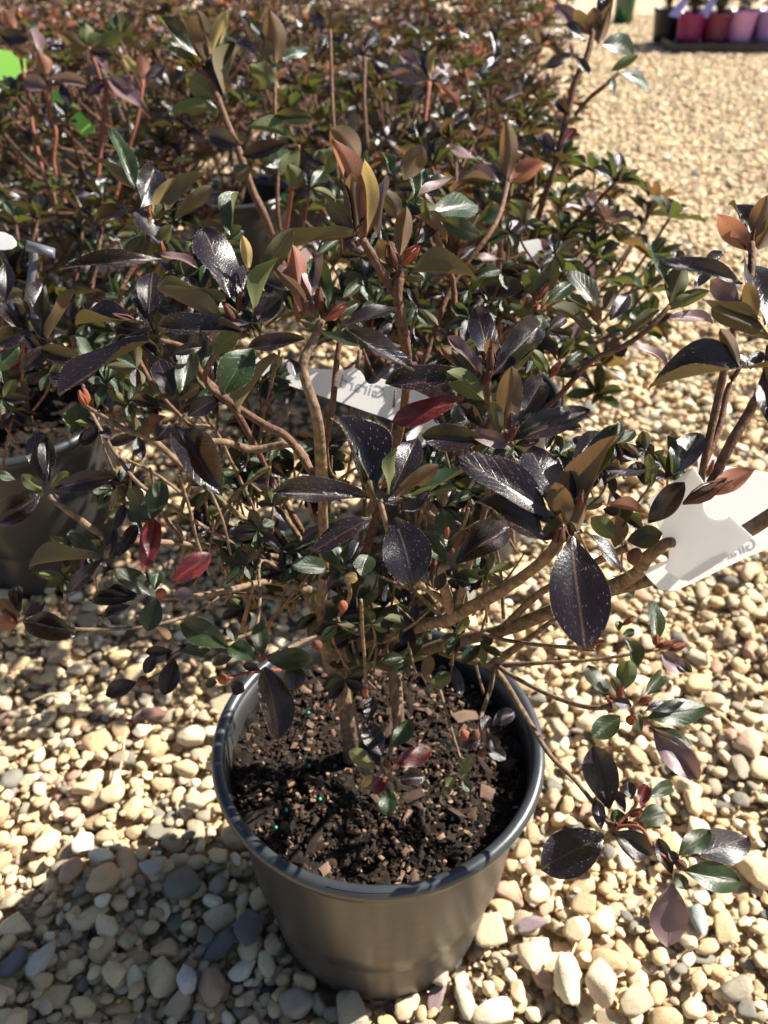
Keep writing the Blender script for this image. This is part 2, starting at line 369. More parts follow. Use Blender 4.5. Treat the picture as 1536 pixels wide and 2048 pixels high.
rg = np.random.RandomState(3)
X0, X1, Y0, Y1 = -0.72, 1.0, 0.17, 1.55; CS = 0.002
nx = int((X1 - X0) / CS); ny = int((Y1 - Y0) / CS); H = np.full((ny, nx), -0.012)
plist = []
def drop(x, y, a, b, c, yaw, fix=None):
    ca, sa = math.cos(yaw), math.sin(yaw); r = int(max(a, b) / CS) + 1
    ix = int((x - X0) / CS); iy = int((y - Y0) / CS)
    if ix - r < 0 or iy - r < 0 or ix + r >= nx or iy + r >= ny: return None
    g = np.arange(-r, r + 1) * CS; gx, gy = np.meshgrid(g, g)
    u = (gx * ca + gy * sa) / a; v = (-gx * sa + gy * ca) / b; q = 1 - u * u - v * v
    msk = q > 0.02; s = c * np.sqrt(np.where(msk, q, 0))
    patch = H[iy - r:iy + r + 1, ix - r:ix + r + 1]
    z = np.percentile((patch + s)[msk], 93)
    return z, (iy, ix, r, msk, s)
def commit(res):
    z, (iy, ix, r, msk, s) = res
    patch = H[iy - r:iy + r + 1, ix - r:ix + r + 1]
    patch[msk] = np.maximum(patch, z + s)[msk]
FEAT = [  # px, py, a, b, c (mm semi-axes), yaw, colour
    (385, 1478, 17, 11, 10, 0.1, (0.66, 0.55, 0.36)), (312, 1498, 13, 12, 9, 0.5, (0.52, 0.38, 0.20)), (308, 1436, 15, 10, 9, 0.2, (0.12, 0.055, 0.05)),
    (372, 1535, 15, 10, 8, 2.9, (0.62, 0.48, 0.28)), (168, 1690, 13, 11, 8, 1.2, (0.62, 0.54, 0.44)), (405, 1610, 16, 9, 8, 0.3, (0.60, 0.50, 0.32)),
    (1497, 1500, 16, 15, 13, 0.6, (0.62, 0.42, 0.28)), (1508, 1750, 22, 14, 12, 2.7, (0.70, 0.55, 0.32)), (1130, 1975, 13, 22, 12, 0.15, (0.74, 0.64, 0.45)),
    (1196, 1985, 14, 19, 12, 0.2, (0.62, 0.47, 0.33)), (978, 1880, 17, 15, 10, 0.4, (0.62, 0.48, 0.30)), (876, 1978, 7, 21, 4, -0.25, (0.22, 0.15, 0.16)),
    (442, 1892, 9, 20, 5, -0.6, (0.11, 0.115, 0.12)), (500, 1868, 14, 17, 6, 0.3, (0.13, 0.125, 0.12)), (1062, 1855, 15, 7, 5, 0.3, (0.22, 0.16, 0.18)),
    (84, 1925, 9, 17, 8, -0.3, (0.50, 0.46, 0.40)), (30, 1930, 14, 9, 7, 0.6, (0.13, 0.135, 0.15)), (310, 1748, 12, 9, 7, 0.4, (0.42, 0.37, 0.36)),
    (376, 1970, 9, 12, 8, 0.1, (0.58, 0.54, 0.50)), (1395, 1850, 8, 14, 6, 0.0, (0.28, 0.32, 0.31)), (985, 2030, 18, 10, 9, 0.2, (0.76, 0.66, 0.47)),
    (595, 2010, 15, 12, 9, 0.5, (0.34, 0.28, 0.22)), (930, 2010, 8, 16, 7, 0.2, (0.62, 0.54, 0.38)), (10, 1590, 6, 16, 5, -0.4, (0.25, 0.17, 0.18)),
    (1230, 1365, 13, 12, 8, 0.3, (0.66, 0.58, 0.44)), (1395, 1325, 14, 10, 8, 2.2, (0.44, 0.38, 0.28)), (880, 1960, 10, 9, 7, 1.0, (0.50, 0.36, 0.26)),
]
feats = []
def ok_pos(x, y, rad=0.004):
    if (x - MAINPOT.x) ** 2 + (y - MAINPOT.y) ** 2 < (0.082 + rad) ** 2: return False
    for bx, by in BGPOTS[:6]:
        if (x - bx) ** 2 + (y - by) ** 2 < (0.082 + rad) ** 2: return False
    return True
area = (X1 - X0) * (Y1 - Y0)
NP1 = int(area * 15000)
order_feat = [(G(f[0], f[1], 0.006), f) for f in FEAT]
for k in range(NP1):
    if k == int(NP1 * 0.80):
        for g_, f in order_feat:
            f = (f[0], f[1], f[2] * .88, f[3] * .88, f[4] * .88, f[5], f[6]); r_ = drop(g_.x, g_.y, f[2] / 1000, f[3] / 1000, f[4] / 1000, f[5])
            if r_: commit(r_); feats.append((g_.x, g_.y, r_[0], f))
    a = 0.0037 * math.exp(rg.normal(0.30, 0.43)); a = min(a, 0.0145); b = a * rg.uniform(0.58, 0.92); c = b * rg.uniform(0.5, 0.85)
    yaw = rg.uniform(0, math.pi); best = None
    for _ in range(3):
        x = rg.uniform(X0 + 0.02, X1 - 0.02); y = rg.uniform(Y0 + 0.02, Y1 - 0.02)
        if not ok_pos(x, y, b): continue
        r_ = drop(x, y, a, b, c, yaw)
        if r_ and (best is None or r_[0] < best[0][0]): best = (r_, x, y)
    if best is None: continue
    commit(best[0]); plist.append((best[1], best[2], best[0][0], a, b, c, yaw))
# lower all so that the mean top is z=0
ztop = float(np.median(H)); SH = -ztop + 0.002
plist = [(x, y, z + SH, a, b, c, w) for (x, y, z, a, b, c, w) in plist]
ground.location.z = SH - 0.001 + 0.0
# choose the 300 that show largest
def vis(x, y, z, a, b, c):
    u, v, d = proj((x, y, z + c))
    if not (-10 < u < 1546 and 1150 < v < 2060): return 0
    if ((u - 760) / 330) ** 2 + ((v - 1530) / 270) ** 2 < 1: return 0
    ix = int((x - X0) / CS); iy = int((y - Y0) / CS)
    if H[iy, ix] + SH > z + c + 0.0015: return 0
    return a * b / d ** 2
sc_ = sorted(range(len(plist)), key=lambda i: -vis(*plist[i][:6]))
near = set(sc_[:300 - len(feats)])
GL = WL(ground)
for i in sorted(near):
    x, y, z, a, b, c, w = plist[i]
    m = Matrix.Translation((x, y, z)) @ Euler((rg.uniform(-.3, .3), rg.uniform(-.3, .3), w)).to_matrix().to_4x4() @ Matrix.Diagonal((a * 1.06, b * 1.06, c * 1.1, 1))
    put('pebble', HI[i % NVAR], None, ground, m)
fm = {}
for j, (x, y, z, f) in enumerate(feats):
    col = f[6]
    if col not in fm: fm[col] = pebble_mat('pebble_tint', col)
    m = Matrix.Translation((x, y, z + SH)) @ Euler((0.1, -0.08, f[5])).to_matrix().to_4x4() @ Matrix.Diagonal((f[2] / 1000, f[3] / 1000, f[4] / 1000, 1))
    put('pebble', HI[j % NVAR], fm[col], ground, m)

# the rest: real stones instanced on points
pts = []; rot = []; scl = []; idx = []
for i, (x, y, z, a, b, c, w) in enumerate(plist):
    if i in near: continue
    pts.append((x, y, z)); rot.append((rg.uniform(-.35, .35), rg.uniform(-.35, .35), w)); scl.append((a * 1.06, b * 1.06, c * 1.1)); idx.append(i % NVAR)
# grit lying in the hollows between the stones
for _ in range(26000):
    x = rg.uniform(X0 + .02, X1 - .02); y = rg.uniform(Y0 + .02, Y1 - .02); best = None
    for q in range(3):
        x2 = x + rg.uniform(-.006, .006); y2 = y + rg.uniform(-.006, .006); h = H[int((y2 - Y0) / CS), int((x2 - X0) / CS)] + SH
        if best is None or h < best[2]: best = (x2, y2, h)
    if best[2] > -0.0035 or not ok_pos(best[0], best[1], .001): continue
    a = rg.uniform(.0010, .0026); pts.append(best); rot.append((rg.uniform(-.5, .5), rg.uniform(-.5, .5), rg.uniform(0, 3))); scl.append((a, a * rg.uniform(.6, .9), a * .7)); idx.append(rg.randint(NVAR))
# beyond the settled patch: one uneven layer, thinning into the sheet far away
def scatter(xa, xb, ya, yb, dens, k=1.0):
    n = int((xb - xa) * (yb - ya) * dens)
    for _ in range(n):
        x = rg.uniform(xa, xb); y = rg.uniform(ya, yb)
        if X0 + .012 < x < X1 - .012 and Y0 + .012 < y < Y1 - .012: continue
        a = k * 0.0056 * math.exp(rg.normal(0.22, 0.33)); a = min(a, .018); b = a * rg.uniform(.6, .92); c = b * rg.uniform(.55, .85)
        pts.append((x, y, rg.uniform(-0.008, -0.001))); rot.append((rg.uniform(-.4, .4), rg.uniform(-.4, .4), rg.uniform(0, 3.1))); scl.append((a, b, c)); idx.append(rg.randint(NVAR))
scatter(-1.1, 1.5, 0.0, 1.7, 12000, .9)
scatter(-1.2, 2.0, 1.7, 3.2, 10000, .9)
scatter(-0.2, 3.2, 3.2, 6.6, 6500, 1.0)
pm = bpy.data.meshes.new('pebble_bed'); pm.from_pydata(pts, [], [])
for nm, dat in (('prot', rot), ('pscl', scl)):
    at = pm.attributes.new(nm, 'FLOAT_VECTOR', 'POINT'); at.data.foreach_set('vector', np.array(dat, dtype=np.float32).ravel())
at = pm.attributes.new('pidx', 'INT', 'POINT'); at.data.foreach_set('value', np.array(idx, dtype=np.int32))
pcol = bpy.data.collections.new('pebble_kinds')
for i, me in enumerate(LO):
    o = bpy.data.objects.new('pebble_kind_%02d' % i, me); pcol.objects.link(o)
ng = bpy.data.node_groups.new('lay_pebbles', 'GeometryNodeTree')
ng.interface.new_socket('Geometry', in_out='INPUT', socket_type='NodeSocketGeometry')
ng.interface.new_socket('Geometry', in_out='OUTPUT', socket_type='NodeSocketGeometry')
gi = ng.nodes.new('NodeGroupInput'); go = ng.nodes.new('NodeGroupOutput'); iop = ng.nodes.new('GeometryNodeInstanceOnPoints')
ci = ng.nodes.new('GeometryNodeCollectionInfo'); ci.inputs['Collection'].default_value = pcol; ci.inputs['Separate Children'].default_value = True; ci.inputs['Reset Children'].default_value = True
def na(nm, t):
    n = ng.nodes.new('GeometryNodeInputNamedAttribute'); n.data_type = t; n.inputs[0].default_value = nm
    return [s for s in n.outputs if s.enabled and s.name == 'Attribute'][0]
e2r = ng.nodes.new('FunctionNodeEulerToRotation')
ng.links.new(na('prot', 'FLOAT_VECTOR'), e2r.inputs[0]); ng.links.new(gi.outputs[0], iop.inputs['Points']); ng.links.new(ci.outputs[0], iop.inputs['Instance'])
iop.inputs['Pick Instance'].default_value = True; ng.links.new(na('pidx', 'INT'), iop.inputs['Instance Index'])
ng.links.new(e2r.outputs[0], iop.inputs['Rotation']); ng.links.new(na('pscl', 'FLOAT_VECTOR'), iop.inputs['Scale']); ng.links.new(iop.outputs[0], go.inputs[0])
pb = put('pebbles', pm, M_PEB, ground); md = pb.modifiers.new('lay', 'NODES'); md.node_group = ng
tag(pb, None, None, None, 'stuff')

# ------------------------------------------------------------------ pots and soil
PR, PB, PH = 0.1165, 0.0865, 0.213
def pot_body_geo(seg=96):
    prof = [(0.0, 0.004), (PB - 0.006, 0.004), (PB - 0.003, 0.0), (PB, 0.001), (PB + 0.001, 0.006), (PB + 0.004, 0.03)]
    for t in (0.3, 0.5, 0.7, 0.85): prof.append((PB + (0.107 - PB) * t + 0.001, PH * t))
    prof += [(0.1085, PH - 0.018), (0.1098, PH - 0.017), (0.1102, PH - 0.010), (0.1102, PH - 0.004)]
    prof += [(0.1075, PH - 0.004), (0.1065, PH - 0.02), (0.105, PH - 0.035), (0.100, PH * .45), (PB - 0.004, 0.008), (0.0, 0.008)]
    return revolve(prof, seg)
def rim_geo(seg=128):
    prof = []
    cx, cz = 0.1120, PH - 0.0035
    for k in range(15):
        a = R(-75 + k * 330 / 14)
        prof.append((cx + 0.0046 * math.cos(a) * 1.0, cz + 0.0046 * math.sin(a)))
    return revolve(prof, seg)
V, Fc = pot_body_geo(); POTME = mesh('pot_body', V, Fc, True); POTME.materials.append(M_POT)
V, Fc = rim_geo(); RIMME = mesh('rim', V, Fc, True); RIMME.materials.append(M_RIM)
def emboss_geo():
    """raised oblong mould mark on the flat front of the rim"""
    V = []; Fc = []
    path = []
    for k in range(13): path.append((-0.030 + k * 0.005, 0.0))
    a0 = -90
    def pt(s, off):   # s: arc length along the rim, off: inward offset
        an = R(a0) + s / 0.112; r = 0.1140 - off
        return Vector((r * math.cos(an), r * math.sin(an), PH + 0.0006))
    loop = [pt(-0.030 + k * 0.004, 0.0) for k in range(12)] + [pt(0.016, 0.0014)] + [pt(0.014 - k * 0.004, 0.0028) for k in range(11)] + [pt(-0.0315, 0.0014)]
    loop.append(loop[0].copy())
    return tube_geo([(p, 0.00035) for p in loop], 1, 5)
V, Fc = emboss_geo(); EMB = mesh('mould_mark', V, Fc, True)
def nursery_pot(loc, label, group=None, full=True):
    t = empty('nursery_pot', loc, label, 'plant pot', group)
    put('pot_body', POTME, None, t, Matrix.Translation(loc)); put('rim', RIMME, None, t, Matrix.Translation(loc))
    return t
pot = nursery_pot(MAINPOT, 'large black plastic nursery pot nearest the camera holding the front azalea')
put('mould_mark', EMB, M_RIM, pot, Matrix.Translation(MAINPOT))
for k in range(9):
    a = R(-150 + k * 15); V = []; Fc = []
    bm = bmesh.new(); bmesh.ops.create_cube(bm, size=1.0); bmesh.ops.bevel(bm, geom=bm.edges[:], offset=0.2, segments=2, affect='EDGES')
    if k == 0: FOOT = bpy.data.meshes.new('foot'); bm.to_mesh(FOOT); FOOT.materials.append(M_POT)
    bm.free()
    put('foot', FOOT, None, pot, Matrix.Translation(MAINPOT + Vector((math.cos(a) * PB, math.sin(a) * PB, 0.006))) @ Matrix.Rotation(a, 4, 'Z') @ Matrix.Diagonal((0.006, 0.012, 0.012, 1)))

SOILZ = PH - 0.027
def soil_geo(rad, n, amp, seed):
    V = [Vector((0, 0, 0))]; Fc = []
    seg = n * 6
    for i in range(1, n + 1):
        for s in range(seg):
            a = 2 * math.pi * s / seg; r = rad * i / n
            p = Vector((r * math.cos(a), r * math.sin(a), 0)); o = Vector((seed * 3.3, 0, 0))
            p.z = amp * (noise.noise(p * 30 + o) * 0.7 + noise.noise(p * 90 + o) * 0.6 + noise.noise(p * 260 + o) * 0.45)
            V.append(p)
    for s in range(seg): Fc.append((0, 1 + s, 1 + (s + 1) % seg))
    for i in range(n - 1):
        for s in range(seg):
            a = 1 + i * seg + s; b = 1 + i * seg + (s + 1) % seg
            Fc.append((a, a + seg, b + seg, b))
    return V, Fc
V, Fc = soil_geo(0.1055, 46, 0.006, 1)
soil_loc = MAINPOT + Vector((0, 0, SOILZ))
soil = put('potting_soil', mesh('potting_soil', V, Fc, True), M_SOIL, None, Matrix.Translation(soil_loc))
tag(soil, 'dark crumbly bark potting soil filling the large front pot', 'soil')
def chip_mesh(seed):
    r_ = random.Random(seed); V, Fc = ico(1); o = Vector((seed, 3, 1)); out = []
    for v in V:
        q = Vector((round(v.x * 1.6) / 1.6, round(v.y * 1.6) / 1.6, v.z)) * (1 + 0.35 * noise.noise(v * 1.5 + o))
        q.z += 0.25 * q.x * q.x * r_.choice([1, 1]); out.append(q)
    return mesh('bark_chip', out, Fc, False, [M_CHIP])
CH = [chip_mesh(i) for i in range(9)]
def chips(parent, centre, n, rmax, smin, smax, seed, joined=False, zoff=0.0):
    r_ = random.Random(seed); V = []; Fc = []
    for k in range(n):
        a = r_.uniform(0, 6.283); r = rmax * math.sqrt(r_.random()); s = r_.uniform(smin, smax) * (1 if r_.random() > .12 else 1.6)
        el = r_.choice([1, 1.3, 1.8, 2.6]) if not joined else r_.uniform(1, 2.4)
        m = Matrix.Translation(centre + Vector((r * math.cos(a), r * math.sin(a), zoff + r_.uniform(0, 0.003)))) @ Euler((r_.uniform(-.7, .7), r_.uniform(-.7, .7), r_.uniform(0, 6.3))).to_matrix().to_4x4() @ Matrix.Diagonal((s * el, s, s * r_.uniform(.25, .6), 1))
        if joined:
            me = CH[k % 9]; b = len(V)
            V += [m @ v.co for v in me.vertices]; Fc += [tuple(b + i for i in p.vertices) for p in me.polygons]
        else: put('bark_chip', CH[k % 9], None, parent, m)
    return V, Fc
chips(soil, soil_loc, 300, 0.098, 0.0018, 0.0050, 5)
mats_ch = [simple('crumb_%s' % n, c, 0.9, 0.15, 1.0, 400, c2, 0.6) for n, c, c2 in (('dark', (0.014, 0.010, 0.007), (0.035, 0.022, 0.014)), ('brown', (0.055, 0.036, 0.026), (0.022, 0.015, 0.011)), ('pale', (0.26, 0.17, 0.11), (0.12, 0.07, 0.045)))]
for q, (mm, n_) in enumerate(zip(mats_ch, (1700, 1100, 420))):
    V, Fc = chips(None, Vector((0, 0, 0)), n_, 0.102, 0.0007, 0.0021, 50 + q, True)
    o = put('soil_crumbs', mesh('soil_crumbs', V, Fc, False), mm, soil, Matrix.Translation(soil_loc)); tag(o, None, None, None, 'stuff')
Vp, Fp = ico(1); PRILL = mesh('fertiliser_prill', Vp, Fp, True, [M_FERT])
for (px, py) in ((552, 1657), (573, 1622), (617, 1427), (618, 1533), (760, 1304), (495, 1425), (640, 1600), (905, 1640)):
    q = G(px, py, SOILZ + 0.004)
    put('fertiliser_prill', PRILL, None, soil, Matrix.Translation((q.x, q.y, SOILZ + 0.005)) @ Matrix.Scale(0.0014, 4))

# ------------------------------------------------------------------ leaves
def outline(y):
    return (y ** 0.95) * ((1 - y) ** 0.76)
_omax = max(outline(k / 200) for k in range(1, 200))
def leaf_geo(nl, nw, fold, curl, wave, seed, hairs=0):
    """leaf along +Y, length 1, half width 0.5 (scaled later), top is +Z"""
    V = []; Fc = []; UVs = []; mi = []
    r_ = random.Random(seed); tw = r_.uniform(-0.12, 0.12)
    def pos(u, y):
        w = 0.5 * outline(y) / _omax if 0 < y < 1 else (0.02 if y <= 0 else 0.0)
        w = max(w, 0.028 if y < 0.3 else 0.0)
        x = u * w
        x += 0.05 * math.sin(y * 3.1 + seed) * y
        z = fold * abs(u) * w * 0.9 - curl * y * y + wave * 0.05 * math.sin(7 * y + seed * 2 + (1.5 if u > 0 else 0)) * abs(u) + tw * x * y
        z -= 0.05 * wave * (u * u) * w
        return Vector((x, y, z))
    cols = 2 * nw + 1
    for j in range(nl + 1):
        y = j / nl; y = y * 0.995
        if j == nl: y = 0.998
        for i in range(cols):
            u = (i - nw) / nw; V.append(pos(u, y)); UVs.append((0.5 + 0.5 * u * (0.15 + outline(y) / _omax * .85), y))
    for j in range(nl):
        for i in range(cols - 1):
            a = j * cols + i; Fc.append((a, a + 1, a + 1 + cols, a + cols)); mi.append(0)
    if hairs:
        for k in range(hairs):
            y = r_.uniform(0.06, 0.97)
            edge = k < hairs * 0.55
            u = r_.choice([-1, 1]) if edge else r_.uniform(-.9, .9)
            p = pos(u, y)
            if edge: d = Vector((u * 0.8, 0.9 + r_.uniform(-.3, .3), r_.uniform(-.2, .6))).normalized() * r_.uniform(0.016, 0.032)
            else: d = Vector((r_.uniform(-.4, .4), 1.0, r_.uniform(.1, .45))).normalized() * r_.uniform(0.018, 0.036); p = p + Vector((0, 0, 0.004))
            s = d.cross(Vector((0, 0, 1))).normalized() * 0.0018
            b = len(V); V += [p - s, p + s, p + d]; UVs += [(0, 0)] * 3; Fc.append((b, b + 1, b + 2)); mi.append(1)
    return V, Fc, UVs, mi
def leaf_mesh(name, *a, **k):
    V, Fc, UVs, mi = leaf_geo(*a, **k)
    me = mesh(name, V, Fc, True, [M_PUR, M_HAIR], mi)
    uvl = me.uv_layers.new(name='UVMap'); vi = np.zeros(len(me.loops), dtype=np.int32); me.loops.foreach_get('vertex_index', vi)
    uvl.data.foreach_set('uv', np.array(UVs, dtype=np.float32)[vi].ravel()); return me
LEAF = [leaf_mesh('leaf', 12, 3, f, c, w, s, hairs=190) for s, (f, c, w) in enumerate([(0.35, 0.10, 1), (0.55, 0.16, 1.4), (0.20, 0.05, .8), (0.5, -0.06, 1.2), (0.30, 0.22, 1), (0.7, 0.12, 1.6), (0.15, 0.12, 1.2), (0.42, 0.02, 1.8)])]
LEAFM = [leaf_mesh('leaf', 8, 2, f, c, w, s, hairs=24) for s, (f, c, w) in enumerate([(0.35, 0.10, 1), (0.55, 0.16, 1.4), (0.20, 0.05, .8), (0.5, -0.06, 1.2), (0.7, 0.20, 1.6)])]
LEAFL = [leaf_geo(4, 1, f, c, 1.0, s) for s, (f, c) in enumerate([(0.4, 0.12), (0.6, 0.18), (0.3, 0.02)])]
LEAFN = [leaf_geo(7, 2, f, c, 1.0, s) for s, (f, c) in enumerate([(0.4, 0.12), (0.6, 0.18), (0.3, 0.02)])]
def bud_geo(seed):
    """pointed bud of overlapping scales"""
    r_ = random.Random(seed); V = []; Fc = []
    for k in range(7):
        an = k * 2.4; b = len(V); lift = 0.1 + 0.08 * k
        x = Vector((math.cos(an), math.sin(an), 0)); t = Vector((-math.sin(an), math.cos(an), 0)); op = 0.42 - 0.04 * k + r_.uniform(-.03, .03)
        prof = [(0.02, 0.06, 0), (op * .8, 0.20, .30), (op, 0.20, .55), (op * .55, 0.11, .85), (op * .25 + r_.uniform(-.03, .08), 0.01, 1.05 + r_.uniform(-.1, .1))]
        for (rr, w, z) in prof:
            V += [x * rr - t * w, x * (rr + 0.05), x * rr + t * w] if False else [x * rr - t * w + Vector((0, 0, z)), x * (rr + 0.07) + Vector((0, 0, z)), x * rr + t * w + Vector((0, 0, z))]
        for j in range(len(prof) - 1):
            for i in range(2):
                a = b + j * 3 + i; Fc.append((a, a + 1, a + 4, a + 3))
    b = len(V); Vs, Fs = ico(1); V += [Vector((v.x * .3, v.y * .3, v.z * .5 + .45)) for v in Vs]; Fc += [tuple(b + i for i in f) for f in Fs]
    return V, Fc
BUD = []
for i in range(4):
    V, Fc = bud_geo(i); BUD.append(mesh('flower_bud', V, Fc, True, [M_BUD]))
Vr, Fr = ico(2)
RBUD = mesh('flower_bud', [Vector((v.x * .45 * (1 - .35 * max(0, v.z)), v.y * .45 * (1 - .35 * max(0, v.z)), v.z * .55 + .5)) * (1 + .05 * noise.noise(v * 3)) for v in Vr], Fr, True, [M_BUD])
M_RBUD = simple('red_bud', (0.30, 0.05, 0.04), 0.6, 0.3, 1.0, 250, (0.28, 0.12, 0.05), 0.6, trans=0.1)

def frame(d, n):
    d = d.normalized(); x = d.cross(n).normalized(); z = x.cross(d)
    return Matrix((x, d, z)).transposed().to_4x4()
CODE = {'t': M_PUR, 's': M_PUR, 'k': M_PUR, 'g': M_GRN, 'h': M_GRN, 'u': M_PUR, 'v': M_GRN, 'b': M_BRZ, 'r': M_RED, 'y': M_YEL, 'p': M_PAL, 'c': M_PNK}
UNDER = set('uvbyc')
lcount = 0
def hand_leaf(parent, bx, by, tx, ty, w, code, d0, dz=None, meshes=None):
    """one leaf from its base to its tip; w apparent width"""
    global lcount
    meshes = meshes or LEAF
    B = P(bx, by, d0); Lpx = math.hypot(tx - bx, ty - by); Lr = Lpx * d0 / F
    if dz is None:
        k = (by - ty) / max(1, Lpx)
        dz = (0.42 * k if code not in UNDER else -0.12 * k) * Lr
    else: dz = dz / 1000.0
    if code in 'sh':       # these leaves lie so that they mirror the sun, as the shiny ones in the photograph do
        A = P(tx, ty, d0) - B; Rd = P(tx, ty, 1.0) - CAM; hv = (SUN + (CAM - B).normalized()).normalized()
        dz = -A.dot(hv) / Rd.dot(hv); dz = max(-0.75 * Lr, min(0.75 * Lr, dz))
    T = P(tx, ty, d0 + dz); d = T - B; L = d.length
    v = (CAM - (B + T) / 2).normalized(); d1 = d.normalized(); n0 = (v - d1 * v.dot(d1)).normalized()
    W = w * d0 / F; asp = 0.34
    if W < asp * L * 0.97: cr = max(0.22, W / (asp * L)); W = W / cr; r = math.acos(cr)
    else: r = 0.12
    if code in UNDER: base = -n0
    else: base = n0
    c1 = Matrix.Rotation(r, 3, d1) @ base; c2 = Matrix.Rotation(-r, 3, d1) @ base
    if code in 'sh':
        hv = (SUN + v).normalized(); hp = (hv - d1 * hv.dot(d1)).normalized()
        n = hp if hp.dot(n0) > 0.35 else (c1 if c1.dot(hp) > c2.dot(hp) else c2)
        if n is hp: W = min(w * d0 / F / max(0.35, hp.dot(n0)), 0.55 * L)
    else: n = c1 if c1.z > c2.z else c2
    lcount += 1
    m = Matrix.Translation(B) @ frame(d1, n) @ Matrix.Diagonal((W * 0.98, L, L, 1))
    return put('leaf', meshes[(lcount * 5 + int(bx)) % len(meshes)], CODE[code], parent, m)
def hand_bud(parent, px, py, d, L, dirn=(0, -0.2, 1), w=0.7, kind=0):
    p = P(px, py, d); L = L * d / F; dd = Vector(dirn).normalized()
    m = Matrix.Translation(p - dd * L * 0.5) @ frame(dd, Vector((0.3, -1, 0.2))) @ Matrix.Rotation(R(-90), 4, 'X') @ Matrix.Diagonal((L * w * .9, L * w * .9, L, 1))
    if kind == 0: put('flower_bud', BUD[int(px) % 4], M_BUD, parent, m)
    elif kind == 1: put('flower_bud', RBUD, M_RBUD, parent, m)
    elif kind == 2: put('flower_bud', BUD[int(px) % 4], M_RBUD, parent, m)
    else: put('flower_bud', RBUD, M_BUD, parent, m)
def branch(parent, pts, mat=None, rough=0.25, name='branch', n=5):
    """pts: (px, py, depth, width px)"""
    q = [(P(x, y, d), w * 0.5 * d / F) for x, y, d, w in pts]
    if mat is M_TWIG and sum(p[1] for p in pts) / len(pts) > 880: mat = M_BARK
    if mat is not M_BARK or name == 'branch': q = [(p, r * (.84 if r < .0032 else .93)) for p, r in q]
    V, Fc = tube_geo(q, n, 9, rough * .6)
    o = put(name, mesh(name, V, Fc, True), mat or M_TWIG, parent); o.matrix_basis = Matrix.Translation(-WL(parent)); return o

# ------------------------------------------------------------------ the front azalea
AZ = empty('azalea', MAINPOT + Vector((0, 0, SOILZ)), 'potted azalea with glossy dark purple leaves growing in the large front pot', 'shrub')
